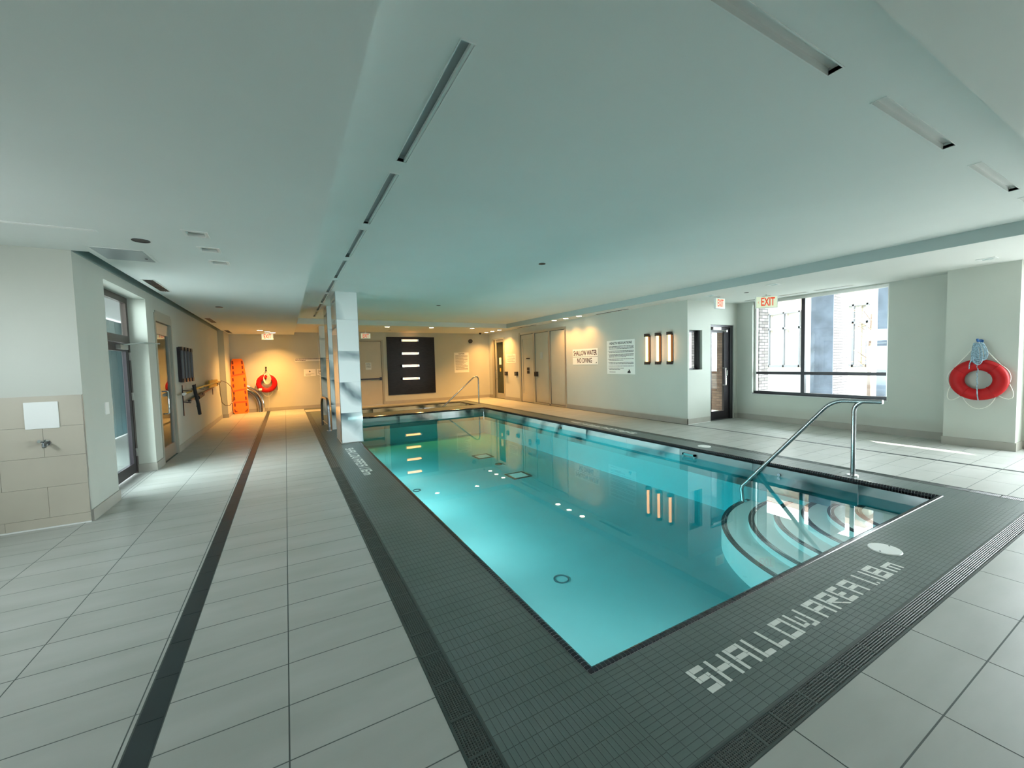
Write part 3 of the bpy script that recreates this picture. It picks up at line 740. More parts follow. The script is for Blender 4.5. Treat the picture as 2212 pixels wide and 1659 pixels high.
# ------------------------------------------------------------------ text helper
def text_mesh(txt, size, name, m, parent, origin, ux, uz, nrm, width=None, align='CENTER', ext=.0006, sx=1.0):
    cu = bpy.data.curves.new('tmp','FONT'); cu.body = txt; cu.size = size; cu.align_x = align; cu.align_y = 'CENTER'; cu.extrude = ext; cu.resolution_u = 2; cu.offset = size*.022
    to = bpy.data.objects.new('tmp', cu); COL.objects.link(to)
    dg = bpy.context.evaluated_depsgraph_get(); me = bpy.data.meshes.new_from_object(to.evaluated_get(dg))
    bpy.data.objects.remove(to); bpy.data.curves.remove(cu)
    xs = [v.co.x for v in me.vertices]; w = max(xs)-min(xs); k = (width/w) if width else sx
    o_, ux, uz, nrm = Vector(origin), Vector(ux), Vector(uz), Vector(nrm)
    org = ORG[parent.name]
    for v in me.vertices: v.co = o_ + ux*v.co.x*k + uz*v.co.y + nrm*(v.co.z+ext) - org
    me.materials.append(m); o = bpy.data.objects.new(name, me); COL.objects.link(o); o.parent = parent; ORG[o.name] = org
    return o
class Frame:
    """a flat wall frame: centre, u (reading direction), n (outward normal)"""
    def __init__(s, c, u, n): s.c, s.u, s.n = Vector(c), Vector(u), Vector(n)
    def P(s, a, b, d=0): return s.c + s.u*a + Vector((0,0,1))*b + s.n*d
    def rect(s, mb, a0,a1,b0,b1,d0,d1):
        p = [s.P(a0,b0,d0),s.P(a1,b0,d0),s.P(a1,b1,d0),s.P(a0,b1,d0)]; mb.poly([tuple(q) for q in p], s.n*(d1-d0)); return mb
def lines(F, a0, a1, btop, rows, pitch, hgt, d, seed):
    rn = random.Random(seed); mb = MB()
    for k in range(rows):
        b = btop-k*pitch; a = a0; end = a1 if rn.random() < .7 else a0+(a1-a0)*rn.uniform(.4,.9)
        while a < end:
            w = rn.uniform(.012,.045)*(a1-a0)/.55; w = min(w, end-a); F.rect(mb, a, a+w, b-hgt/2, b+hgt/2, d, d+.0004); a += w+.006*(a1-a0)/.55
    return mb
def sign(name, F, w, h, label, mname='sign_white', border=True):
    root = empty(name, tuple(F.c)); tag(root, label, 'sign')
    F.rect(MB(), -w/2,w/2,-h/2,h/2,.0,.005).build('panel', M[mname], root)
    return root
FR = lambda y, z: Frame((XS,y,z), (0,-1,0), (-1,0,0))     # on the right wall, reading towards the camera
FB = lambda x, z, y=YB: Frame((x,y,z), (1,0,0), (0,-1,0))

s = FR(9.31,1.565); o = sign('warning_sign', s, 1.13, .455, 'white SHALLOW WATER NO DIVING sign on the right wall')
text_mesh('SHALLOW WATER', .20, 'lettering', M['print_red'], o, s.P(0,.105,.005), s.u, (0,0,1), s.n, width=1.05)
text_mesh('NO DIVING', .20, 'lettering', M['print_red'], o, s.P(-.02,-.115,.005), s.u, (0,0,1), s.n, width=.66)
s.rect(MB(), -.56,.56,-.008,.002,.005,.0056).build('dividing_line', M['print_black'], o)
MB().poly([tuple(s.P(.47,-.19,.005)),tuple(s.P(.52,-.19,.005)),tuple(s.P(.505,-.15,.005)),tuple(s.P(.49,-.16,.005))], s.n*.0006).build('emblem', M['print_black'], o)
s = FR(7.87,1.52); o = sign('regulations_sign', s, 1.01, .885, 'white HEALTH REGULATIONS sign between the no diving sign and the wall lamps')
s.rect(MB(), -.505,.505,-.4425,.4425,-.001,.003).build('backing', M['sign_grey'], o)
text_mesh('HEALTH REGULATIONS', .085, 'lettering', M['print_black'], o, s.P(.0,.365,.005), s.u, (0,0,1), s.n, width=.80)
b_ = MB(); r0 = .285
for k, rows in enumerate((3,2,3,2,2,1,2)):
    q = lines(s, -.42, .46, r0, rows, .032, .014, .005, 40+k); n = len(b_.v); b_.v += q.v; b_.f += [tuple(i+n for i in f) for f in q.f]; b_.m += q.m
    s.rect(b_, -.46,-.445,r0-.006,r0+.006,.005,.0054); r0 -= rows*.032+.026
q = lines(s, -.42, .0, -.39, 1, .03, .014, .005, 77); n = len(b_.v); b_.v += q.v; b_.f += [tuple(i+n for i in f) for f in q.f]; b_.m += q.m
b_.build('small_print', M['print_black'], o)
MB().poly([tuple(s.P(*p,.005)) for p in ((.24,-.41),(.35,-.41),(.345,-.37),(.305,-.315),(.285,-.32),(.29,-.35),(.255,-.36))], s.n*.0006).build('emblem', M['print_black'], o)
s = FB(6.36,1.505); o = sign('caution_sign', s, .64, .82, 'white CAUTION notice on the back wall above the far handrail')
text_mesh('CAUTION', .075, 'lettering', M['print_black'], o, s.P(0,.355,.005), s.u, (0,0,1), s.n, width=.26)
lines(s, -.27,.27,.28,19,.032,.013,.005,5).build('small_print', M['print_black'], o)
s = FR(13.74,1.61); o = sign('door_notice', s, .74, .34, 'small white notice between the two doors on the right wall')
lines(s, -.30,.30,.13,7,.040,.014,.005,6).build('small_print', M['print_black'], o)
s = FB(.70,1.735,YBL); o = sign('text_notice', s, .78, .105, 'long thin two line notice high on the back wall left of the pillars')
lines(s, -.38,.38,.028,2,.05,.028,.005,7).build('small_print', M['print_black'], o)
s = FB(.76,1.275,YBL); o = sign('first_aid_notice', s, .38, .25, 'white notice with a small cross under the thin notice')
b_ = MB(); s.rect(b_, -.03,.03,.03,.05,.005,.0056); s.rect(b_, -.01,.01,.01,.07,.005,.0056); b_.build('cross', M['print_black'], o)
lines(s, -.14,.14,-.05,2,.035,.014,.005,8).build('small_print', M['print_black'], o)
s = FB(1.13,1.29,YBL); o = sign('side_notice', s, .28, .22, 'white notice just left of the pillars, next to the cross notice')
lines(s, -.10,.10,.06,4,.035,.014,.005,9).build('small_print', M['print_black'], o)

# ------------------------------------------------------------------ exit signs
def exit_sign(F, w, h, label, arrow=False, hang=None):
    root = empty('exit_sign', tuple(F.c)); tag(root, label, 'exit sign', 'red EXIT signs under the ceiling')
    F.rect(MB(), -w/2,w/2,-h/2,h/2,-.045,-.001).build('housing', M['white_plastic'], root)
    F.rect(MB(), -w/2+.012,w/2-.012,-h/2+.012,h/2-.012,-.001,.001).build('face', M['exit_face'], root)
    text_mesh('EXIT', h*.95, 'lettering', M['exit_red'], root, F.P(.02 if arrow else 0,.0,.001), F.u, (0,0,1), F.n, width=w*.62, ext=.001)
    if arrow:
        a = -w/2+.04; b_ = MB(); b_.poly([tuple(F.P(*p,.001)) for p in ((a,0),(a+.018,.022),(a+.022,.018),(a+.006,0),(a+.022,-.018),(a+.018,-.022))], F.n*.0006); b_.build('arrow', M['exit_red'], root)
    F.rect(MB(), -w*.18,w*.18,h/2,h/2+.012,-.04,-.004).build('canopy', M['alu'], root)
    if hang is not None: F.rect(MB(), -.012,.012,h/2+.012,h/2+hang,-.03,-.012).build('stem', M['alu'], root)
    return root
exit_sign(Frame((-.455,YBL-.9,2.485),(1,0,0),(0,-1,0)), .33,.19,'EXIT sign above the curved steel rail at the far left',hang=.05)
exit_sign(Frame((2.50,14.9,2.505),(1,0,0),(0,-1,0)), .33,.19,'EXIT sign beside the back wall door',hang=.10)
exit_sign(Frame((7.92,5.30,2.56),(1,0,0),(0,-1,0)), .31,.215,'EXIT sign above the short wall end by the narrow window',hang=.032)
exit_sign(Frame((8.60,4.75,2.545),(.72,-.69,0),(-.69,-.72,0)), .40,.24,'EXIT sign with a small arrow next to the large window',arrow=True,hang=.035)

# ------------------------------------------------------------------ doors
# glazed exterior door, left recess
d = struct(MB().box(-1.985,-1.925,6.20,6.27,0,2.50).build('door_1', M['dark_alu']), 'dark framed glazed door in the left recess')
b_ = MB(); b_.box(-1.985,-1.925,7.69,7.76,0,2.50); b_.box(-1.985,-1.925,6.27,7.69,2.42,2.50); b_.box(-1.985,-1.925,6.27,7.69,1.86,1.96); b_.build('frame', M['bronze'], d)
b_ = MB(); b_.box(-1.975,-1.93,6.28,6.37,.02,1.85); b_.box(-1.975,-1.93,7.58,7.68,.02,1.85); b_.box(-1.975,-1.93,6.37,7.58,.02,.16); b_.box(-1.975,-1.93,6.37,7.58,1.74,1.85); lf = b_.build('leaf', M['dark_alu'], d)
MB().box(-1.957,-1.949,6.37,7.58,.16,1.74).build('pane', M['glass'], lf); MB().box(-1.957,-1.949,6.27,7.69,1.96,2.42).build('pane', M['glass'], d)
b_ = MB(); b_.tube([(-1.93,6.62,1.16),(-1.865,6.62,1.16),(-1.85,6.62,1.145),(-1.85,6.62,.80),(-1.865,6.62,.785),(-1.93,6.62,.785)],.013,10); b_.build('pull_handle', M['chrome'], lf, smooth=True)
b_ = MB(); b_.box(-1.93,-1.90,6.42,6.50,.95,1.05); b_.cyl((-1.90,6.46,1.0),(1,0,0),.016,.03,12); b_.build('lock', M['alu'], lf)
b_ = MB(); b_.box(-1.93,-1.88,7.20,7.50,1.76,1.82); b_.tube([(-1.89,7.35,1.82),(-1.74,7.55,1.86),(-1.60,7.78,1.86)],.010,8); b_.build('door_closer', M['alu'], lf)
for z in (.25,1.05,1.62): MB().box(-1.925,-1.905,7.67,7.70,z,z+.11).build('hinge', M['alu'], lf)
# framed glass door further along the left wall
d = struct(MB().box(XLW-.10,XLW+.012,8.14,8.20,0,2.36).build('door_2', M['door_frame']), 'narrow glazed interior door in the left wall')
b_ = MB(); b_.box(XLW-.10,XLW+.012,9.14,9.20,0,2.36); b_.box(XLW-.10,XLW+.012,8.20,9.14,2.24,2.40); b_.build('frame', M['door_frame'], d)
b_ = MB(); b_.box(XLW-.06,XLW-.02,8.21,8.32,.01,2.23); b_.box(XLW-.06,XLW-.02,9.02,9.13,.01,2.23); b_.box(XLW-.06,XLW-.02,8.32,9.02,.01,.22); b_.box(XLW-.06,XLW-.02,8.32,9.02,2.05,2.23); lf = b_.build('leaf', M['alu'], d)
MB().box(XLW-.044,XLW-.036,8.32,9.02,.22,2.05).build('pane', M['door_glass'], lf)
b_ = MB(); b_.tube([(XLW-.02,8.42,1.13),(XLW+.045,8.42,1.13),(XLW+.055,8.42,1.12),(XLW+.055,8.42,.78),(XLW+.045,8.42,.77),(XLW-.02,8.42,.77)],.012,10); b_.build('pull_handle', M['chrome'], lf, smooth=True)
struct(MB().box(XLW-.285,XLW-.245,7.98,9.4,0,2.6).build('wall_left', M['door_frame']))  # backing added to shut out sky light behind the narrow door
# back wall door
d = struct(MB().box(2.14,2.20,YB-.012,YB+.10,0,2.42).build('door_3', M['door_frame']), 'cream door with a push bar in the back wall')
b_ = MB(); b_.box(3.16,3.23,YB-.012,YB+.10,0,2.42); b_.box(2.20,3.16,YB-.012,YB+.10,2.36,2.42); b_.build('frame', M['door_frame'], d)
lf = MB().box(2.21,3.15,YB+.01,YB+.05,.01,2.35).build('leaf', M['door_paint'], d)
b_ = MB(); b_.box(2.25,3.10,YB-.05,YB-.02,.95,1.00); b_.box(2.22,2.32,YB-.03,YB+.01,.92,1.03); b_.box(3.06,3.14,YB-.03,YB+.01,.92,1.03); b_.build('push_bar', M['dark_alu'], lf)
f = FB(2.68,1.45,YB+.01); f.rect(MB(), -.10,.10,-.13,.13,0,.003).build('notice', M['sign_white'], lf)
text = lines(f,-.08,.08,.10,6,.03,.012,.003,12).build('small_print', M['print_black'], lf)
struct(MB().box(2.2,3.16,YB-.02,YB+.01,0,.012).build('trim_6', M['alu']))
# glazed door on the right wall, far end
d = struct(MB().box(XS-.01,XS+.12,15.22,15.36,0,2.45).build('door_4', M['door_frame']), 'glazed door at the far end of the right wall')
b_ = MB(); b_.box(XS-.01,XS+.12,14.26,14.32,0,2.45); b_.box(XS-.01,XS+.12,14.32,15.22,2.39,2.45); b_.box(XS+.0,XS+.10,15.02,15.08,0,2.39); b_.build('frame', M['door_frame'], d)
MB().box(XS+.04,XS+.05,15.08,15.22,.04,2.39).build('side_pane', M['door_glass'], d)
b_ = MB(); b_.box(XS+.01,XS+.06,14.33,14.40,.01,2.38); b_.box(XS+.01,XS+.06,14.95,15.02,.01,2.38); b_.box(XS+.01,XS+.06,14.40,14.95,.01,.22); b_.box(XS+.01,XS+.06,14.40,14.95,2.28,2.38); lf = b_.build('leaf', M['alu'], d)
MB().box(XS+.03,XS+.04,14.40,14.95,.22,2.28).build('pane', M['door_glass'], lf)
b_ = MB(); b_.tube([(XS+.01,14.97,1.15),(XS-.05,14.97,1.15),(XS-.05,14.97,.80),(XS+.01,14.97,.80)],.012,8); b_.build('pull_handle', M['chrome'], lf, smooth=True)
MB().box(XS+.024,XS+.028,14.60,14.78,1.38,1.66).build('notice', M['sign_white'], lf); MB().box(XS+.024,XS+.028,14.64,14.74,1.10,1.24).build('sticker', M['yellow'], lf)
struct(MB().box(XS+.25,XS+.35,9.5,15.9,0,2.9).build('wall_right', M['door_frame']))  # backing added against sky light leaking round the right wall doors
struct(MB().box(1.9,3.6,YB+.2,YB+.3,0,2.9).build('wall_back', M['door_frame']))  # added backing, blocks sky light round the back door
# wide door assembly with three panels
d = struct(MB().box(XS-.012,XS+.12,12.98,13.10,0,2.53).build('door_5', M['door_frame']), 'wide cream three part door screen in the right wall')
b_ = MB(); b_.box(XS-.012,XS+.12,10.20,10.27,0,2.53); b_.box(XS-.012,XS+.12,10.27,12.98,2.45,2.53); b_.box(XS-.012,XS+.10,12.02,12.10,0,2.45); b_.box(XS-.012,XS+.10,11.08,11.16,0,2.45); b_.box(XS-.012,XS+.10,10.27,12.02,0,.05); b_.build('frame', M['alu'], d)
b_ = MB(); b_.box(XS+.01,XS+.05,12.11,12.22,.01,2.44); b_.box(XS+.01,XS+.05,12.86,12.97,.01,2.44); b_.box(XS+.01,XS+.05,12.22,12.86,.01,.32); b_.box(XS+.01,XS+.05,12.22,12.86,2.28,2.44); lf = b_.build('leaf', M['door_paint'], d)
MB().box(XS+.025,XS+.035,12.22,12.86,.32,2.28).build('pane', M['door_paint'], lf)
MB().box(XS+.02,XS+.04,11.17,12.01,.06,2.44).build('panel', M['door_paint'], d); MB().box(XS+.02,XS+.04,10.28,11.07,.06,2.44).build('panel', M['door_paint'], d)
b_ = MB(); b_.box(XS+.004,XS+.009,12.42,12.58,1.04,1.14); b_.box(XS+.004,XS+.009,12.42,12.58,1.16,1.26); b_.build('pictogram', M['print_black'], lf)
MB().box(XS+.004,XS+.01,12.38,12.62,1.56,1.60).build('nameplate', M['print_black'], lf)
b_ = MB(); b_.box(XS-.055,XS+.02,11.86,12.01,.95,1.11); b_.cyl((XS-.055,11.94,1.03),(-1,0,0),.02,.03,12); b_.build('lock_box', M['black_plastic'], d)
MB().box(XS+.012,XS+.018,11.55,11.72,1.55,1.78).build('notice', M['sign_grey'], d)
# glazed door in the short end wall, right
d = struct(MB().box(9.16,9.26,YE+.03,YE+.15,0,2.19).build('door_6', M['black']), 'dark glazed outside door in the short end wall')
b_ = MB(); b_.box(8.40,8.44,YE+.03,YE+.15,0,2.19); b_.box(8.44,9.16,YE+.03,YE+.15,2.14,2.19); b_.build('frame', M['dark_alu'], d)
b_ = MB(); b_.box(8.98,9.16,YE+.06,YE+.11,.01,2.13); b_.box(8.44,8.52,YE+.06,YE+.11,.01,2.13); b_.box(8.52,8.98,YE+.06,YE+.11,.01,.20); b_.box(8.52,8.98,YE+.06,YE+.11,2.02,2.13); lf = b_.build('leaf', M['dark_alu'], d)
MB().box(8.52,8.98,YE+.08,YE+.09,.20,2.02).build('pane', M['glass'], lf)
b_ = MB(); b_.tube([(8.94,YE+.06,1.20),(8.94,YE-.02,1.20),(8.94,YE-.02,.80),(8.94,YE+.06,.80)],.012,8); b_.build('pull_handle', M['chrome'], lf, smooth=True)
b_ = MB(); b_.box(8.50,8.78,YE+.0,YE+.06,2.08,2.13); b_.tube([(8.62,YE+.02,2.08),(8.72,YE-.06,2.05),(9.00,YE+.02,2.06)],.009,8); b_.box(8.97,9.03,YE+.0,YE+.06,2.03,2.08); b_.build('door_closer', M['alu'], lf)
MB().box(9.07,9.10,YE+.045,YE+.06,1.02,1.14).build('lock', M['alu'], lf)

# ------------------------------------------------------------------ windows
w = struct(MB().box(9.47,9.53,3.09,5.50,.60,.66).build('window_1', M['dark_alu']), 'large window looking onto a covered porch')
b_ = MB(); b_.box(9.47,9.53,3.09,5.50,2.63,2.69); b_.box(9.47,9.53,3.09,3.13,.66,2.63); b_.box(9.47,9.53,5.45,5.50,.66,2.63); b_.build('window_frame', M['alu'], w)
MB().box(9.465,9.535,4.455,4.525,.66,2.63).build('mullion', M['dark_alu'], w)
b_ = MB(); b_.box(9.467,9.533,3.13,4.455,1.04,1.10); b_.box(9.467,9.533,4.525,5.45,1.04,1.10); b_.build('transom', M['dark_alu'], w)
for (y0,y1) in ((3.13,4.455),(4.525,5.45)):
    for (z0,z1) in ((.66,1.04),(1.10,2.63)): MB().box(9.495,9.503,y0,y1,z0,z1).build('pane', M['glass'], w)
MB().box(XWN-.01,9.47,3.07,5.52,.585,.60).build('window_sill', M['render_white'], w)
w = struct(MB().box(7.67,8.10,YE+.12,YE+.16,1.19,1.23).build('window_5', M['dark_alu']), 'narrow window showing brickwork in the short end wall')
b_ = MB(); b_.box(7.67,8.10,YE+.12,YE+.16,2.02,2.06); b_.box(7.67,7.69,YE+.12,YE+.16,1.23,2.02); b_.box(8.045,8.10,YE+.06,YE+.16,1.19,2.06); b_.build('window_frame', M['dark_alu'], w)
MB().box(7.69,8.045,YE+.135,YE+.143,1.23,2.02).build('pane', M['glass'], w)

# ------------------------------------------------------------------ outdoors
g = MB().box(9.8,40,-20,30,-.30,-.12); struct(g.build('pavement', M['concrete']), 'pale paved ground outside the window')
struct(MB().box(-30,-3.5,-30,30,-.3,-.12).build('pavement', M['concrete'])); struct(MB().box(-3.5,40,-40,-3.8,-.3,-.12).build('pavement', M['concrete']))
struct(MB().box(9.63,13.42,1.0,12.5,3.30,3.5).build('porch_roof', M['render_white']), 'roof of the porch outside the window')
def pier(x0,x1,y0,y1,z1,mn,label):
    root = empty('porch_pier', ((x0+x1)/2,(y0+y1)/2,-.12)); tag(root, label, 'pier')
    MB().box(x0,x1,y0,y1,-.12,z1).build('shaft', M[mn], root)
    return root
p = pier(13.02,13.87,5.43,5.97,3.30,'brick','big brick porch pier seen through the middle of the large window')
MB().box(13.0,13.02,5.43,5.97,-.12,3.30).build('shaded_face', M['pier_shade_blue'], p)
p = pier(13.02,13.6,3.9,4.49,3.30,'brick','porch pier at the window edge beside the white porch wall')
MB().box(13.0,13.02,3.9,4.49,-.12,3.30).build('shaded_face', M['pier_shade_blue'], p)
pier(11.15,11.6,7.35,7.8,3.30,'brick_brown','dark brick pier seen through the right hand glazed door')
pier(10.4,10.8,5.92,6.35,3.30,'brick','slim brick pier at the edge of the large window next to the EXIT sign')
b_ = MB(); b_.box(12.9,13.02,5.97,10.0,-.12,1.00); wl = b_.build('porch_wall', M['render_white']); tag(wl, 'low white porch wall between the brick piers', 'wall'); MB().box(12.86,13.06,5.97,10.0,1.00,1.06).build('capping', M['render_white'], wl)
b_ = MB(); b_.box(13.4,13.5,0,3.85,-.12,.80); wl = b_.build('porch_wall', M['render_white']); tag(wl, 'low white porch wall at the window corner', 'wall'); MB().box(13.36,13.54,0,3.85,.80,.86).build('capping', M['render_white'], wl)
bl = empty('house', (17.5,8,-.12)); tag(bl, 'pale house with white mullioned windows across the porch', 'house')
plate(MB(), 'x', 16.3,16.5,5.75,14.0,-.12,3.9,[(5.86,6.05,1.1,3.0),(6.10,6.6,1.1,3.0),(7.82,8.27,1.1,3.0),(8.30,8.84,1.1,3.0),(8.88,9.4,1.1,3.0)]).build('facade', M['render_cream'], bl)
for (y0,y1) in ((5.86,6.6),(7.82,9.4)):
    b_ = MB(); b_.box(16.2,16.3,y0-.05,y1+.05,1.02,1.10); b_.box(16.2,16.3,y0-.05,y1+.05,2.42,2.50); b_.box(16.2,16.3,y0-.05,y1+.05,3.0,3.06)
    y = y0
    while y < y1+.01: b_.box(16.2,16.3,y-.025,y+.025,1.02,3.06); y += (y1-y0)/3 if y1-y0 > 1 else (y1-y0)/2
    f_ = b_.build('window', M['mullion_grey'], bl); MB().box(16.42,16.45,y0,y1,1.1,3.0).build('pane', M['render_white'], f_)
MB().box(15.6,16.6,5.6,14.0,3.5,3.7).build('eave', M['wood_soffit'], bl)
MB().box(16.5,20.0,5.75,14.0,-.12,3.9).build('body', M['render_white'], bl)
tr = empty('tree', (15.0,5.34,-.12)); tag(tr, 'thin tree with a few orange leaves behind the porch piers', 'tree')
b_ = MB(); b_.tube([(15.0,5.34,-.12),(15.0,5.35,1.2),(15.03,5.33,2.6)],.05,8,radii=[.06,.045,.02])
rn = random.Random(3)
for k in range(12):
    z = 1.0+k*.13; a = rn.uniform(0,6.28); b_.tube([(15.0,5.34,z),(15.0+math.cos(a)*.3,5.34+math.sin(a)*.3,z+.25)],.01,5)
b_.build('trunk', M['bark'], tr)
b_ = MB()
for k in range(260):
    x,y,z = 15.0+rn.gauss(0,.25),5.34+rn.gauss(0,.28),rn.uniform(1.0,2.8); s_ = .04
    b_.quad((x-s_,y,z),(x,y-s_,z+.01),(x+s_,y,z+.02),(x,y+s_,z+.01))
tag(b_.build('foliage', M['leaf'], tr), kind='stuff')
# yard behind the sign wall corner: brickwork seen through the door and the narrow window
struct(MB().box(8.6,10.75,7.6,7.8,-.12,4.2).build('exterior_wall', M['brick']), 'pale brick wall outside the narrow window')
# yard beyond the left glazed door
struct(MB().box(-6.0,-2.0,8.2,16.5,2.75,2.9).build('porch_roof', M['mullion_grey']), 'canopy added outside the left glazed door to block sky light')  # added slab, keeps the brick and fence behind the door glass dark
struct(MB().box(-3.6,-3.4,9.6,11.9,-.12,2.74).build('exterior_wall', M['brick_brown']), 'brown brick wall outside the left glazed door')
b_ = MB()
for k in range(6): b_.box(-3.65,-3.60,11.9+k*.40,12.27+k*.40,-.1,2.7)
tag(b_.build('screen_fence', M['fence_blue']), 'blue grey panel screen outside the left glazed door', 'fence')

# ------------------------------------------------------------------ ceiling fixtures
def slot(x0,x1,y0,y1,label,dark):
    root = empty('slot_fitting', ((x0+x1)/2,(y0+y1)/2,ZC)); tag(root, label, 'ceiling light', 'recessed linear slots in the raised ceiling')
    h = MB(); h.box(x0,x1,y0,y1,ZC+.02,ZC+(.045 if dark else .035),skip='b'); h.build('housing', M['slot_dark' if dark else 'white_plastic'], root)  # shaded row darker, window-lit row white: light put into the housing colour
    b_ = MB(); t = .006
    b_.box(x0-t,x0,y0-t,y1+t,ZC-.004,ZC+.02); b_.box(x1,x1+t,y0-t,y1+t,ZC-.004,ZC+.02); b_.box(x0,x1,y0-t,y0,ZC-.004,ZC+.02); b_.box(x0,x1,y1,y1+t,ZC-.004,ZC+.02)
    b_.build('trim', M['white_plastic'], root)
    if dark: MB().box(x1-.016,x1-.002,y0,y1,ZC+.0,ZC+.018).build('blade', M['white_plastic'], root)
    return root
mat('slot_dark', (.50,.58,.60), .6)
ordn = ['nearest','second','third','fourth','fifth','sixth','seventh','eighth']
for k, (a,c) in enumerate(slotsL): slot(.732,.797,a,c,ordn[k]+' dark slot of the ceiling row that leads to the marble pillar',True)
for k, (a,c) in enumerate(slotsR): slot(a,c,1.0,1.062,['long grey ceiling slot at the near right, largest of its row','pale ceiling slot in the middle of the near right row','small pale ceiling slot near the right window','last ceiling slot of the near right row'][k],False)
def downlight(x,y,z,label,group,e=55,size=2.2,blend=.8,lit=True):
    root = empty('downlight', (x,y,z)); tag(root, label, 'downlight', group)
    MB().ringdisc((x,y,z-.004),(0,0,1),.075,.095,.006).build('trim_ring', M['white_plastic'], root, smooth=True)
    MB().cyl((x,y,z-.002),(0,0,1),.075,.003,24).build('lens', M['downlight_glow'], root)
    if lit:
        l = bpy.data.lights.new('downlight_lamp','SPOT'); l.energy = e; l.color = (1.0,.47,.12); l.spot_size = size; l.spot_blend = blend; l.shadow_soft_size = .05
        lo = bpy.data.objects.new('downlight_lamp', l); COL.objects.link(lo); lo.location = (0,0,-.012); lo.parent = root
    return root
LE = 290
for k,(x,y) in enumerate(((2.93,13.45),(4.40,13.45),(5.89,13.42))):
    downlight(x,y,ZS,['lit downlight nearest the pillar in the row before the hot tub','middle lit downlight in the row before the hot tub','lit downlight at the right end of the row before the hot tub'][k],'downlights over the hot tub',LE)
for k,(x,y) in enumerate(((7.20,15.0),(7.20,14.45),(7.20,13.85))):
    downlight(x,y,ZS,['lit downlight closest to the far corner by the glazed door','middle lit downlight before the far glazed door','lit downlight between the far glazed door and the wide door screen'][k],'downlights by the far glazed door',LE*.75)
for k,(x,y) in enumerate(((7.24,10.28),(7.24,9.70),(7.24,9.08))):
    downlight(x,y,ZS,['lit downlight at the edge of the wide door screen','middle lit downlight above the no diving sign','lit downlight nearest the regulations sign'][k],'downlights above the no diving sign',LE*.3)
for k,(x,y) in enumerate(((-.62,14.55),(-.44,15.05),(-.30,15.45))):
    downlight(x,y,ZL,['lit downlight before the left EXIT sign, nearest the camera of three','middle lit downlight before the left EXIT sign','lit downlight closest to the back wall above the left EXIT sign'][k],'downlights by the left EXIT sign',LE*1.1)
def square_light(x,y,z,label,s=.065):
    root = empty('square_downlight', (x,y,z)); tag(root, label, 'downlight', 'unlit square downlights')
    b_ = MB(); b_.box(x-s,x+s,y-s,y+s,z+.03,z+.09,skip='b'); b_.build('housing', M['white_plastic'], root)
    b_ = MB(); plate(b_,'z',z-.006,z+.0,x-s-.025,x+s+.025,y-s-.025,y+s+.025,[(x-s,x+s,y-s,y+s)]); b_.build('trim', M['white_plastic'], root)
    MB().box(x-s+.01,x+s-.01,y-s+.01,y+s-.01,z+.02,z+.03).build('lens', M['sign_grey'], root)
square_light(-.615,4.405,ZL,'nearest unlit square downlight over the left deck'); square_light(-.59,4.925,ZL,'middle unlit square downlight over the left deck'); square_light(-.57,5.465,ZL,'farthest unlit square downlight over the left deck')
for (x,y,lab) in ((7.60,5.30,'unlit square downlight left of the EXIT sign by the narrow window'),(7.55,4.05,'unlit square downlight above the handrail side of the large window'),(8.45,1.75,'unlit square downlight before the lifebuoy pier')):
    root = empty('square_downlight', (x,y,ZS)); tag(root, lab, 'downlight', 'unlit square downlights')
    b_ = MB(); plate(b_,'z',ZS-.008,ZS-.0005,x-.09,x+.09,y-.09,y+.09,[(x-.055,x+.055,y-.055,y+.055)]); b_.build('trim', M['white_plastic'], root)
    MB().box(x-.055,x+.055,y-.055,y+.055,ZS-.002,ZS-.0008).build('lens', M['slot_dark'], root)
def vent(x0,x1,y0,y1,z,label,m1='bronze'):
    root = empty('ceiling_vent', ((x0+x1)/2,(y0+y1)/2,z)); tag(root, label, 'vent', 'linear ceiling air grilles')
    b_ = MB(); plate(b_,'z',z-.006,z-.0005,x0-.012,x1+.012,y0-.012,y1+.012,[(x0,x1,y0,y1)]); b_.build('frame', M['white_plastic'] if m1=='bronze' else M['alu'], root)
    MB().box(x0,x1,y0,y1,z-.002,z-.0008).build('backing', M['black'], root)
    n = 3 if (x1-x0) < (y1-y0) else 1
    along_y = (y1-y0) > (x1-x0)
    for k in range(1,4):
        if along_y: xx = x0+(x1-x0)*k/4; MB().box(xx-.003,xx+.003,y0,y1,z-.006,z-.002).build('blade', M[m1], root)
        else: yy = y0+(y1-y0)*k/4; MB().box(x0,x1,yy-.003,yy+.003,z-.006,z-.002).build('blade', M[m1], root)
    if along_y:
        for k in (1,2): yy = y0+(y1-y0)*k/3; MB().box(x0,x1,yy-.006,yy+.006,z-.0065,z-.002).build('bridge', M[m1], root)
vent(-1.53,-1.42,6.80,7.70,ZL,'dark air grille in the ceiling beside the left glazed door')
vent(-1.53,-1.42,11.3,12.4,ZL,'dark air grille in the ceiling above the rescue poles')
vent(-1.53,-1.42,14.6,15.7,ZL,'dark air grille in the ceiling above the orange board')
vent(7.40,7.50,7.4,8.6,ZS,'dark air grille at the top of the wall above the regulations sign'); vent(7.40,7.50,11.6,12.9,ZS,'dark air grille above the wide door screen')
for k,(a,c) in enumerate(((3.5,4.1),(4.25,4.75),(4.9,5.45))): vent(9.05,9.13,a,c,ZS,['slim air grille over the camera side of the large window','slim air grille over the mullion of the large window','slim air grille at the EXIT sign side of the large window'][k],'alu')
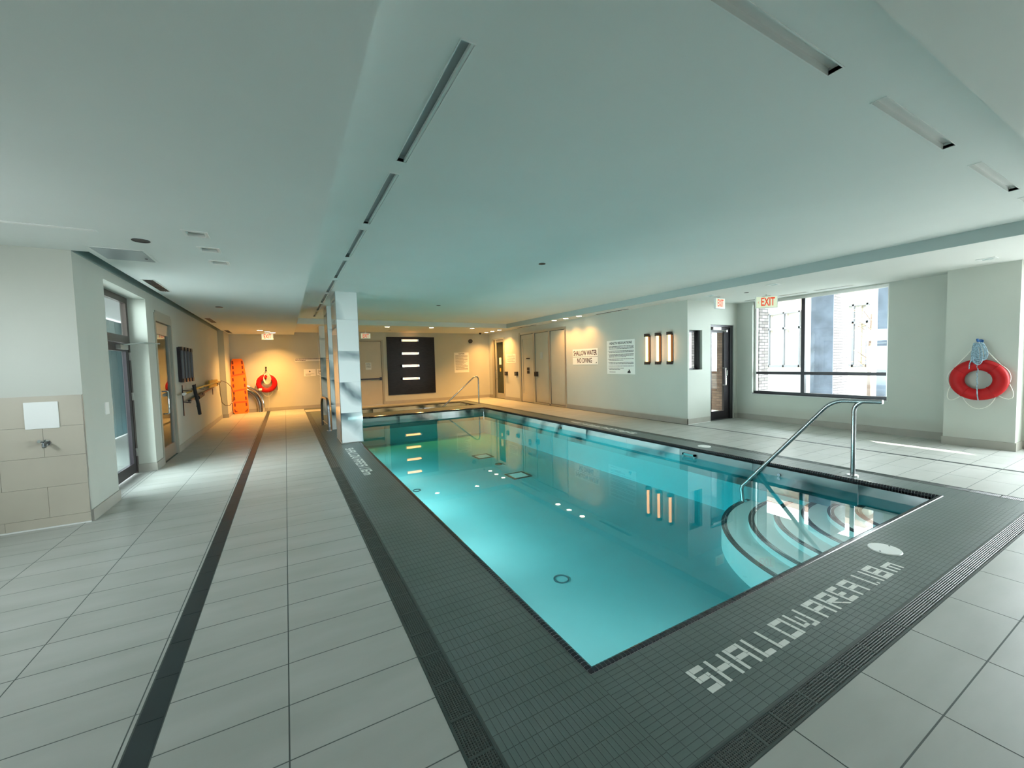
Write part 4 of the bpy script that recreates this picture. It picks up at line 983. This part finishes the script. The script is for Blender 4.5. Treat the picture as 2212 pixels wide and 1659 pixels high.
# access panel
root = empty('ceiling_access_panel', (-1.35,5.46,ZL)); tag(root, 'silver square ceiling access panel near the left glazed door', 'panel')
b_ = MB(); plate(b_,'z',ZL-.004,ZL-.0005,-1.56,-1.13,5.20,5.72,[(-1.535,-1.155,5.225,5.695)]); b_.build('frame', M['white_plastic'], root)
MB().box(-1.532,-1.158,5.228,5.692,ZL-.006,ZL-.001).build('door_leaf', M['panel_grey'], root); MB().cyl((-1.20,5.55,ZL-.010),(0,0,1),.012,.004,12).build('lock', M['black'], root)
def disc(x,y,z,r,label,m1='black',cat='ceiling speaker'):
    root = empty('ceiling_speaker', (x,y,z)); tag(root, label, cat, 'small round ceiling fittings')
    MB().ringdisc((x,y,z-.005),(0,0,1),r*.86,r,.005).build('rim', M['dark_alu'], root, smooth=True); MB().cyl((x,y,z-.003),(0,0,1),r*.86,.003,24).build('mesh_face', M[m1], root)
disc(-1.07,4.82,ZL,.065,'round black ceiling speaker near the silver access panel'); disc(-1.02,9.3,ZL,.06,'round black ceiling fitting before the rescue poles')
disc(3.28,4.93,ZC,.05,'small round black fitting in the middle of the raised ceiling'); disc(3.25,9.35,ZC,.05,'small round black fitting in the raised ceiling toward the hot tub')
disc(7.94,4.77,ZS,.04,'small round black fitting in the ceiling beside the arrow EXIT sign')
disc(3.26,14.6,ZS,.045,'small dark round fitting in the ceiling above the back door')
root = empty('linear_diffuser', (-2.25,4.62,ZL)); tag(root, 'long thin white slot diffuser in the ceiling above the near left wall', 'diffuser')
MB().box(-3.15,-1.30,4.60,4.65,ZL-.006,ZL-.0005).build('frame', M['white_plastic'], root); MB().box(-3.13,-1.32,4.615,4.635,ZL-.008,ZL-.006).build('blade', M['sign_white'], root)

# ------------------------------------------------------------------ wall lamps
def sconce_v(y, label, lit=True, X=XS, n=-1, z0=1.33, z1=2.04, w=.09):
    root = empty('wall_lamp', (X,y,z0)); tag(root, label, 'wall lamp', 'vertical wall lamps on the right wall' if lit else 'unlit vertical lamps on the left wall')
    s = n
    if lit: MB().box(X,X+s*.02,y-w/2,y+w/2,z0+.03,z1-.03).build('back_plate', M['bronze'], root)
    else: MB().box(X,X+s*.05,y-w/2,y+w/2,z0,z1).build('back_plate', M['dark_alu'], root)
    dp = .13 if lit else .08
    for (a,c) in ((z0-.01,z0+.06),(z1-.06,z1+.01)): MB().box(X+s*.02,X+s*dp,y-w*.42,y+w*.42,a,c).build('end_cap', M['bronze'], root)
    if lit:
        MB().cyl((X+s*.075,y,z0+.06),(0,0,1),.030,z1-z0-.12,16).build('glass_tube', M['lamp_glow'], root, smooth=True)
    else:
        MB().cyl((X+s*.05,y,z0+.02),(0,0,1),.034,z1-z0-.04,16).build('glass_tube', M['mullion_grey'], root, smooth=True)
    return root
for k,(y) in enumerate((6.92,6.60,6.27)): sconce_v(y, ['lit vertical wall lamp nearest the regulations sign','middle lit vertical wall lamp of three','lit vertical wall lamp nearest the wall corner'][k])
for k,y in enumerate((9.60,9.88,10.16,10.44)): sconce_v(y, ['unlit grey vertical lamp nearest the narrow glazed door on the left wall','second unlit grey vertical lamp from the narrow glazed door','third unlit grey vertical lamp from the narrow glazed door','unlit grey vertical lamp closest to the rescue hook end of the left wall'][k], lit=False, X=XLW, n=1, z0=1.25, z1=1.89, w=.16)
# black mosaic panel with four horizontal lamps
panel = tag(MB().box(3.36,5.21,YB-.025,YB,.335,2.53).build('mosaic_panel', M['panel_mosaic']), 'tall black mosaic panel on the back wall behind the four lamps', 'wall panel')
for k, z in enumerate((2.40,1.90,1.425,.935)):
    y = YB-.025; x0, x1 = 3.88, 4.54
    root = empty('wall_lamp', ((x0+x1)/2,y,z)); tag(root, ['topmost','second highest','third highest','lowest'][k]+' of the lit horizontal lamps on the black mosaic panel', 'wall lamp', 'horizontal lamps on the black panel')
    MB().box(x0+.03,x1-.03,y-.02,y,z-.045,z+.045).build('back_plate', M['steel'], root)
    for (a,c) in ((x0,x0+.05),(x1-.05,x1)): MB().box(a,c,y-.13,y,z-.04,z+.04).build('end_cap', M['steel'], root)
    MB().cyl((x0+.05,y-.08,z),(1,0,0),.034,x1-x0-.10,16).build('glass_tube', M['lamp_glow'], root, smooth=True)

# ------------------------------------------------------------------ life rings
def tor(mb, c, un, R, r, n1=56, n2=18, flat=1.0):
    c = Vector(c); n = Vector(un).normalized(); up = Vector((0,0,1)); u = up.cross(n).normalized(); b = len(mb.v)
    for i in range(n1):
        a = 2*math.pi*i/n1; d = u*math.cos(a)+up*math.sin(a)
        for j in range(n2):
            t = 2*math.pi*j/n2; mb.v.append(tuple(c+d*(R+r*math.cos(t))+n*(r*flat*math.sin(t))))
    for i in range(n1):
        for j in range(n2):
            k, l = (i+1)%n1, (j+1)%n2; mb.f.append((b+i*n2+j,b+k*n2+j,b+k*n2+l,b+i*n2+l)); mb.m.append(0)
    return mb
def lifebuoy(c, n, R, r, label, hook, rope_m, hook_m, big):
    c = Vector(c); n = Vector(n); u = Vector((0,0,1)).cross(n).normalized(); up = Vector((0,0,1))
    root = empty('lifebuoy', tuple(c)); tag(root, label, 'lifebuoy')
    tor(MB(), c, n, R, r, flat=.75).build('ring', M['red_foam'], root, smooth=True)
    def P(a,b,d=0): return c+u*a+up*b+n*d
    def arcpt(ang, ex=0, d=0): return P(math.cos(ang)*(R+r+ex), math.sin(ang)*(R+r+ex), d)
    # grab line: loops hanging between fixings
    for (a0,a1,sag) in ((math.radians(200),math.radians(235),.13),(math.radians(240),math.radians(305),.11),(math.radians(312),math.radians(350),.12),(math.radians(145),math.radians(200),.03),(math.radians(-5),math.radians(45),.02)):
        pts = []
        for k in range(13):
            t = k/12; a = a0+(a1-a0)*t; s_ = math.sin(math.pi*t)
            q = arcpt(a, sag*s_*.6); q = q - up*sag*s_*.55 if a1 > math.radians(190) and a0 > math.radians(190) else q
            pts.append(q)
        MB().tube(pts, .0045 if big else .006, 6).build('grab_line', M['rope_white'], root, smooth=True)
    for a in (math.radians(45),math.radians(143)):
        q = arcpt(a,.002); h = P(*hook); MB().tube([q, q.lerp(h,.6)-up*.006, h], .005, 6).build('hanging_line', M['rope_white'], root, smooth=True)
    for a in (45,145,235,308): 
        aa = math.radians(a); pts = []
        for k in range(17):
            t = 2*math.pi*k/16; d_ = u*math.cos(aa)+up*math.sin(aa); pts.append(c+d_*(R+(r+.003)*math.cos(t))+n*((r+.003)*.75*math.sin(t)))
        MB().tube(pts[:-1], .004, 6, closed=True).build('band', M['red_foam'], root, smooth=True)
    return root, P
c = (8.965,1.905,1.02)
root, P = lifebuoy(c, (-1,0,0), .222, .083, 'large red lifebuoy with white grab line on the pale pier at the right', (0,.56,.03), 'rope_blue', 'hook_blue', True)
rp = empty('throw_rope', tuple(P(0,.55,.03))); tag(rp, 'coiled blue and white throw rope hanging over the right lifebuoy', 'rope')
rn = random.Random(11); b_ = MB()
for k in range(9):
    w_ = .035+.006*k+rn.uniform(-.004,.004); dd = .035+rn.uniform(0,.03)+.004*k; low = .215+rn.uniform(-.03,.05); pts = []
    off = (k-4)*.010
    for q in range(21):
        t = q/20*2*math.pi
        pts.append(P(off+w_*math.sin(t)*(1-.55*(math.cos(t)+1)/2), .545-(low+.14)*(1-math.cos(t))/2*.8, dd+.012*math.sin(t)))
    b_.tube(pts[:-1], .0065, 7, closed=True)
b_.build('coil', M['rope_blue'], rp, smooth=True)
pts = [P(.0+.006*math.sin(k*1.7), .27-k*.027, .075 if k > 13 else .05+.01*math.sin(k)) for k in range(14)] + [P(.01,-.14,.085),P(.015,-.22,.09),P(.02,-.305,.06)]
b_ = MB(); b_.tube(pts, .0065, 7); b_.build('hanging_end', M['rope_blue'], rp, smooth=True)
b_ = MB(); b_.tube([P(-.06,.30,.08),P(-.075,.22,.085),P(-.08,.16,.07)], .0065, 7); b_.build('hanging_end', M['rope_blue'], rp, smooth=True)
hk = empty('wall_hook', tuple(P(0,.57,-.06))); tag(hk, 'blue wall hook above the right lifebuoy', 'hook')
b_ = MB(); b_.cyl(P(0,.57,-.066),(-1,0,0),.030,.012,16); b_.build('plate', M['hook_blue'], hk); b_ = MB(); b_.tube([P(0,.575,-.055),P(0,.57,.02),P(0,.565,.07),P(0,.585,.095),P(0,.605,.10)],.013,8); b_.build('peg', M['hook_blue'], hk, smooth=True)
c = (-.575,16.14,.955)
root, P2 = lifebuoy(c, (0,-1,0), .235, .078, 'red lifebuoy on the back wall beside the orange board', (0,.50,.03), 'rope_white', 'dark_alu', False)
P2_ = P2
b_ = MB()
for k in range(7):
    w_ = .05+.012*k; pts = []
    for q in range(17):
        t = q/16*2*math.pi; pts.append(P2(w_*math.sin(t)*.9+(k-3)*.008, .30-(.26+.02*k)*(1-math.cos(t))/2*.9+.02, .05+.004*k))
    b_.tube(pts[:-1], .006, 6, closed=True)
rp = empty('throw_rope', tuple(P2(0,.3,.05))); tag(rp, 'pale throw rope looped over the back wall lifebuoy', 'rope')
b_.build('coil', M['rope_white'], rp, smooth=True)
MB().tube([P2(.04,-.30,.05),P2(.045,-.6,.04),P2(.02,-.9,.03)], .004, 6).build('hanging_end', M['rope_white'], rp, smooth=True)
MB().tube([P2(-.28,.10,.03),P2(-.36,-.10,.03),P2(-.42,-.26,.04),P2(-.33,-.28,.04),P2(-.24,-.17,.03)], .004, 6).build('hanging_end', M['rope_white'], rp, smooth=True)
R2 = P2(-.19,-.19,.06); MB().box(R2.x-.045,R2.x+.045,R2.y-.022,R2.y-.016,R2.z-.035,R2.z+.035).build('tag', M['sign_white'], root)
hk = empty('wall_hook', tuple(P2(0,.5,-.08))); tag(hk, 'dark wall hook above the back wall lifebuoy', 'hook')
b_ = MB(); b_.box(P2(0,0).x-.025,P2(0,0).x+.025,16.19,YBL,1.39,1.52); b_.build('plate', M['dark_alu'], hk); MB().tube([P2(0,.50,-.05),P2(0,.47,.03),P2(0,.49,.06)],.012,8).build('peg', M['dark_alu'], hk, smooth=True)

# ------------------------------------------------------------------ handrails
ST = M['steel']
def rail(name, label, runs, bases, r=.024, m1=None):
    o = empty(name, bases[0]); tag(o, label, 'handrail')
    for nm, pts, rr in runs: MB().tube(pts, rr, 14).build(nm, m1 or ST, o, smooth=True)
    for (x,y,z) in bases: b_ = MB(); b_.cyl((x,y,z),(0,0,1),.058,.010,24); b_.build('base_flange', M['chrome'], o, smooth=True)
    return o
def bend(pts, i, rad, n=6):
    # round corner i of a polyline
    a, b, c = Vector(pts[i-1]), Vector(pts[i]), Vector(pts[i+1])
    p = b+(a-b).normalized()*rad; q = b+(c-b).normalized()*rad
    arc = [tuple((p*(1-t)**2 + b*2*t*(1-t) + q*t*t)) for t in [k/n for k in range(n+1)]]
    return pts[:i]+arc+pts[i+1:]
main = [(5.86,1.96,.90),(5.86,2.44,.885),(5.60,3.34,-.30),(5.56,3.40,-.38),(5.53,3.36,-.575)]
main = bend(main, 3, .05); main = bend(main, 1, .13)
post = [(5.86,2.225,.0),(5.86,2.225,.84),(5.86,2.14,.895)]
post = bend(post, 1, .07)
rail('pool_handrail', 'steel handrail leading into the pool at the corner steps', [('rail',main,.025),('post',post,.024)], [(5.86,2.225,0),(5.53,3.36,-.58)], m1=M['steel'])
far = [(6.05,13.38,0),(6.05,13.38,.97),(5.92,13.38,1.0),(4.72,13.38,.02),(4.55,13.38,-.12)]
far = bend(far, 2, .10); far = bend(far, 1, .10)
rail('hot_tub_handrail', 'steel handrail at the sunken hot tub', [('rail',far,.024)], [(6.05,13.38,0)])
u = [(.755,11.20,0),(.755,11.20,.72),(.815,10.12,.72),(.815,10.12,0)]; u = bend(u,2,.22); u = bend(u,1,.30)
o = rail('grab_rail', 'dark inverted U shaped grab rail beside the nearest marble pillar', [('rail',u,.03)], [(.755,11.20,0),(.815,10.12,0)], m1=M['dark_steel'])
MB().tube([(.755,11.20,.13),(.815,10.12,.13)],.012,8).build('cross_bar', M['chrome'], o)
# curved ladder rail leaning against the back wall: three bent steel tubes
o = empty('curved_steel_rail', (-.72,16.15,0)); tag(o, 'set of curved steel tubes standing between the orange board and the lifebuoy', 'rail')
for k, (off, r_) in enumerate(((0,.045),(-.12,.045),(-.17,.018))):
    pts = []
    R_ = .72+off*.9
    for q in range(15):
        a = H2*q/14; pts.append((-1.42+R_*math.cos(a)*1.0, 16.12, .20+ (R_+.02)*math.sin(a)))
    pts = [(-1.42+R_,16.12,.0)]+pts
    MB().tube(pts, r_, 12).build('tube', M['chrome' if k != 1 else 'dark_steel'], o, smooth=True)

# ------------------------------------------------------------------ spine board
def board():
    W0, W1, Hh = .178, .215, 1.80
    x0 = -1.325; yb, yt = 15.98, 16.16; zb = .005
    def P(a, b, d=0):
        t = b/Hh; y = yb+(yt-yb)*t; n = Vector((0,-1,-.1)).normalized(); return Vector((x0+a+t*-.05, y, zb+b))+n*d
    root = empty('spine_board', (x0,yb,0)); tag(root, 'bright orange rescue spine board leaning in the far left corner', 'spine board')
    out = []
    prof = [(-W1,.05),(-W1,1.20),(-W0,1.62),(-W0+.02,1.74),(-W0+.06,Hh),(W0-.06,Hh),(W0-.02,1.74),(W0,1.62),(W1,1.20),(W1,.05),(W1-.05,0),(-W1+.05,0)]
    MB().poly([tuple(P(a,b)) for a,b in prof][::-1], Vector((0,-1,-.1)).normalized()*.045).build('shell', M['orange_plastic'], root)
    for sgn in (-1,1):
        for b in (.30,.50,.70,.92,1.12,1.34,1.52,1.68):
            wid = W1 if b < 1.2 else W0+.01; a = sgn*(wid-.058)
            pts = [tuple(P(a+.024*math.cos(t)*1.0, b+(.035 if math.sin(t) > 0 else -.035)+.024*math.sin(t), .046)) for t in [2*math.pi*k/14 for k in range(14)]]
            MB().poly(pts, Vector((0,-1,-.1)).normalized()*.003).build('hand_hole', M['dark_orange'], root)
        pts = [tuple(P(sgn*(W1-.04),.06,.046)),tuple(P(sgn*(W1-.13),.06,.046)),tuple(P(sgn*(W1-.10),.09,.046)),tuple(P(sgn*(W1-.07),.10,.046)),tuple(P(sgn*(W1-.05),.17,.046)),tuple(P(sgn*(W1-.03),.15,.046))]
        if sgn < 0: pts = pts[::-1]
        MB().poly(pts, Vector((0,-1,-.1)).normalized()*.003).build('hand_hole', M['dark_orange'], root)
    for (b,tilt) in ((.36,.0),(.72,.06),(1.22,.07)):
        pts = [tuple(P(-W1+.03,b,.045)),tuple(P(W1-.03,b+tilt,.045)),tuple(P(W1-.03,b+tilt+.05,.045)),tuple(P(-W1+.03,b+.05,.045))]
        MB().poly(pts, Vector((0,-1,-.1)).normalized()*.006).build('strap', M['strap_red'], root)
mat('strap_red', (.85,.09,.012), .6); board()

# ------------------------------------------------------------------ rescue poles on the left wall
o = empty('rescue_pole', (XLW+.06,11.2,1.0)); tag(o, 'yellow rescue pole held by wall brackets on the left wall', 'rescue pole')
MB().tube([(XLW+.10,9.35,1.03),(XLW+.10,11.0,1.09),(XLW+.10,13.9,1.13)],.020,10).build('shaft', M['yellow'], o, smooth=True)
MB().cyl((XLW+.10,9.28,1.03),(0,1,.03),.026,.12,12).build('grip', M['white_plastic'], o, smooth=True)
b_ = MB(); b_.box(XLW+.08,XLW+.10,12.2,13.6,1.02,1.20); b_.build('net_frame', M['yellow'], o)
o = empty('shepherds_crook', (XLW+.06,12.0,.95)); tag(o, 'dark rescue hook with a big wire loop hanging below the yellow pole', 'rescue hook')
MB().tube([(XLW+.07,9.9,.87),(XLW+.07,10.9,.92),(XLW+.07,12.6,.99),(XLW+.07,13.6,1.06)],.022,10).build('shaft', M['dark_alu'], o, smooth=True)
MB().tube([(XLW+.07,10.7,.88),(XLW+.07,11.3,.92)],.055,10).build('clamp', M['black_plastic'], o, smooth=True)
lp = [(XLW+.12,13.6,1.06),(XLW+.14,13.95,1.15),(XLW+.22,14.35,1.08),(XLW+.30,14.55,.95),(XLW+.34,14.72,.70),(XLW+.32,14.70,.50),(XLW+.24,14.55,.40),(XLW+.15,14.35,.42),(XLW+.10,14.15,.52),(XLW+.09,14.0,.80),(XLW+.10,13.9,1.05)]
MB().tube(lp,.009,8).build('loop', M['bronze'], o, smooth=True)
for (y,z0,z1) in ((9.75,.60,1.18),(11.05,.66,1.16),(13.35,.80,1.20)):
    o = empty('pole_bracket', (XLW,y,z0)); tag(o, {9.75:'slim wall bracket by the white end of the yellow pole',11.05:'wall bracket in the middle of the yellow pole',13.35:'wall bracket at the wire loop end of the yellow pole'}[y], 'bracket', 'brackets of the rescue poles')
    MB().box(XLW,XLW+.012,y-.02,y+.02,z0,z1).build('plate', M['dark_alu'], o); MB().tube([(XLW+.01,y,z1-.10),(XLW+.15,y,z1-.12),(XLW+.155,y,z1-.06)],.008,8).build('arm', M['dark_alu'], o); MB().tube([(XLW+.01,y,z0+.26),(XLW+.12,y,z0+.24),(XLW+.125,y,z0+.30)],.008,8).build('arm', M['dark_alu'], o)
o = empty('hanging_strap', (XLW+.15,10.05,.55)); tag(o, 'thick dark strap hanging diagonally in front of the yellow pole', 'strap')
MB().tube([(XLW+.15,9.95,1.17),(XLW+.16,10.0,1.0),(XLW+.17,10.15,.78),(XLW+.17,10.25,.57)],.030,8).build('webbing', M['black_plastic'], o, smooth=True)

# ------------------------------------------------------------------ small wall fittings
o = empty('access_cover', (-2.01,YLB-.014,.94)); tag(o, 'white rectangular access cover on the beige wall tiles', 'cover')
MB().bbox(-2.115,-1.892,YLB-.022,YLB-.014,.945,1.195,.003).build('plate', M['white_plastic'], o)
o = empty('foot_shower_tap', (-1.99,YLB-.014,.80)); tag(o, 'small chrome tap on the beige wall tiles below the white cover', 'tap')
MB().cyl((-1.99,YLB-.014,.81),(0,-1,0),.030,.008,20).build('rosette', M['chrome'], o, smooth=True)
MB().tube([(-1.99,YLB-.02,.81),(-1.985,YLB-.07,.805),(-1.98,YLB-.085,.775)],.015,12).build('spout', M['dark_steel'], o, smooth=True)
MB().cyl((-2.01,YLB-.022,.825),(-.2,-1,.2),.014,.045,12).build('lever', M['chrome'], o, smooth=True)
o = empty('wall_speaker', (6.77,YB,2.36)); tag(o, 'round black speaker high on the back wall', 'speaker')
MB().cyl((6.77,YB,2.38),(0,-1,0),.085,.05,24).build('housing', M['black_plastic'], o, smooth=True); MB().ringdisc((6.77,YB-.05,2.38),(0,-1,0),.060,.085,.008).build('rim', M['black'], o, smooth=True)
o = empty('security_camera', (7.05,YB-.4,2.64)); tag(o, 'small dark dome camera in the ceiling of the far corner', 'camera')
MB().cyl((7.05,YB-.4,ZS-.03),(0,0,1),.05,.03,18).build('base', M['dark_alu'], o); MB().cyl((7.05,YB-.4,ZS-.07),(0,0,1),.02,.04,16,r2=.045).build('dome', M['black'], o, smooth=True)
for (y,lab) in ((14.10,'small black call box beside the far glazed door'),(13.30,'small black call box beside the wide door screen')):
    o = empty('call_box', (XS,y,.95)); tag(o, lab, 'call box', 'black call boxes on the right wall')
    MB().bbox(XS-.07,XS,y-.08,y+.08,.95,1.10,.006).build('housing', M['black_plastic'], o); MB().box(XS-.074,XS-.07,y-.04,y+.04,1.0,1.05).build('button', M['dark_steel'], o)
o = empty('wall_switch', (XLW,6.02,1.02)); tag(o, 'white wall switch beside the left glazed door', 'switch')
MB().bbox(XLW,XLW+.008,5.97,6.07,1.0,1.13,.002).build('plate', M['white_plastic'], o)
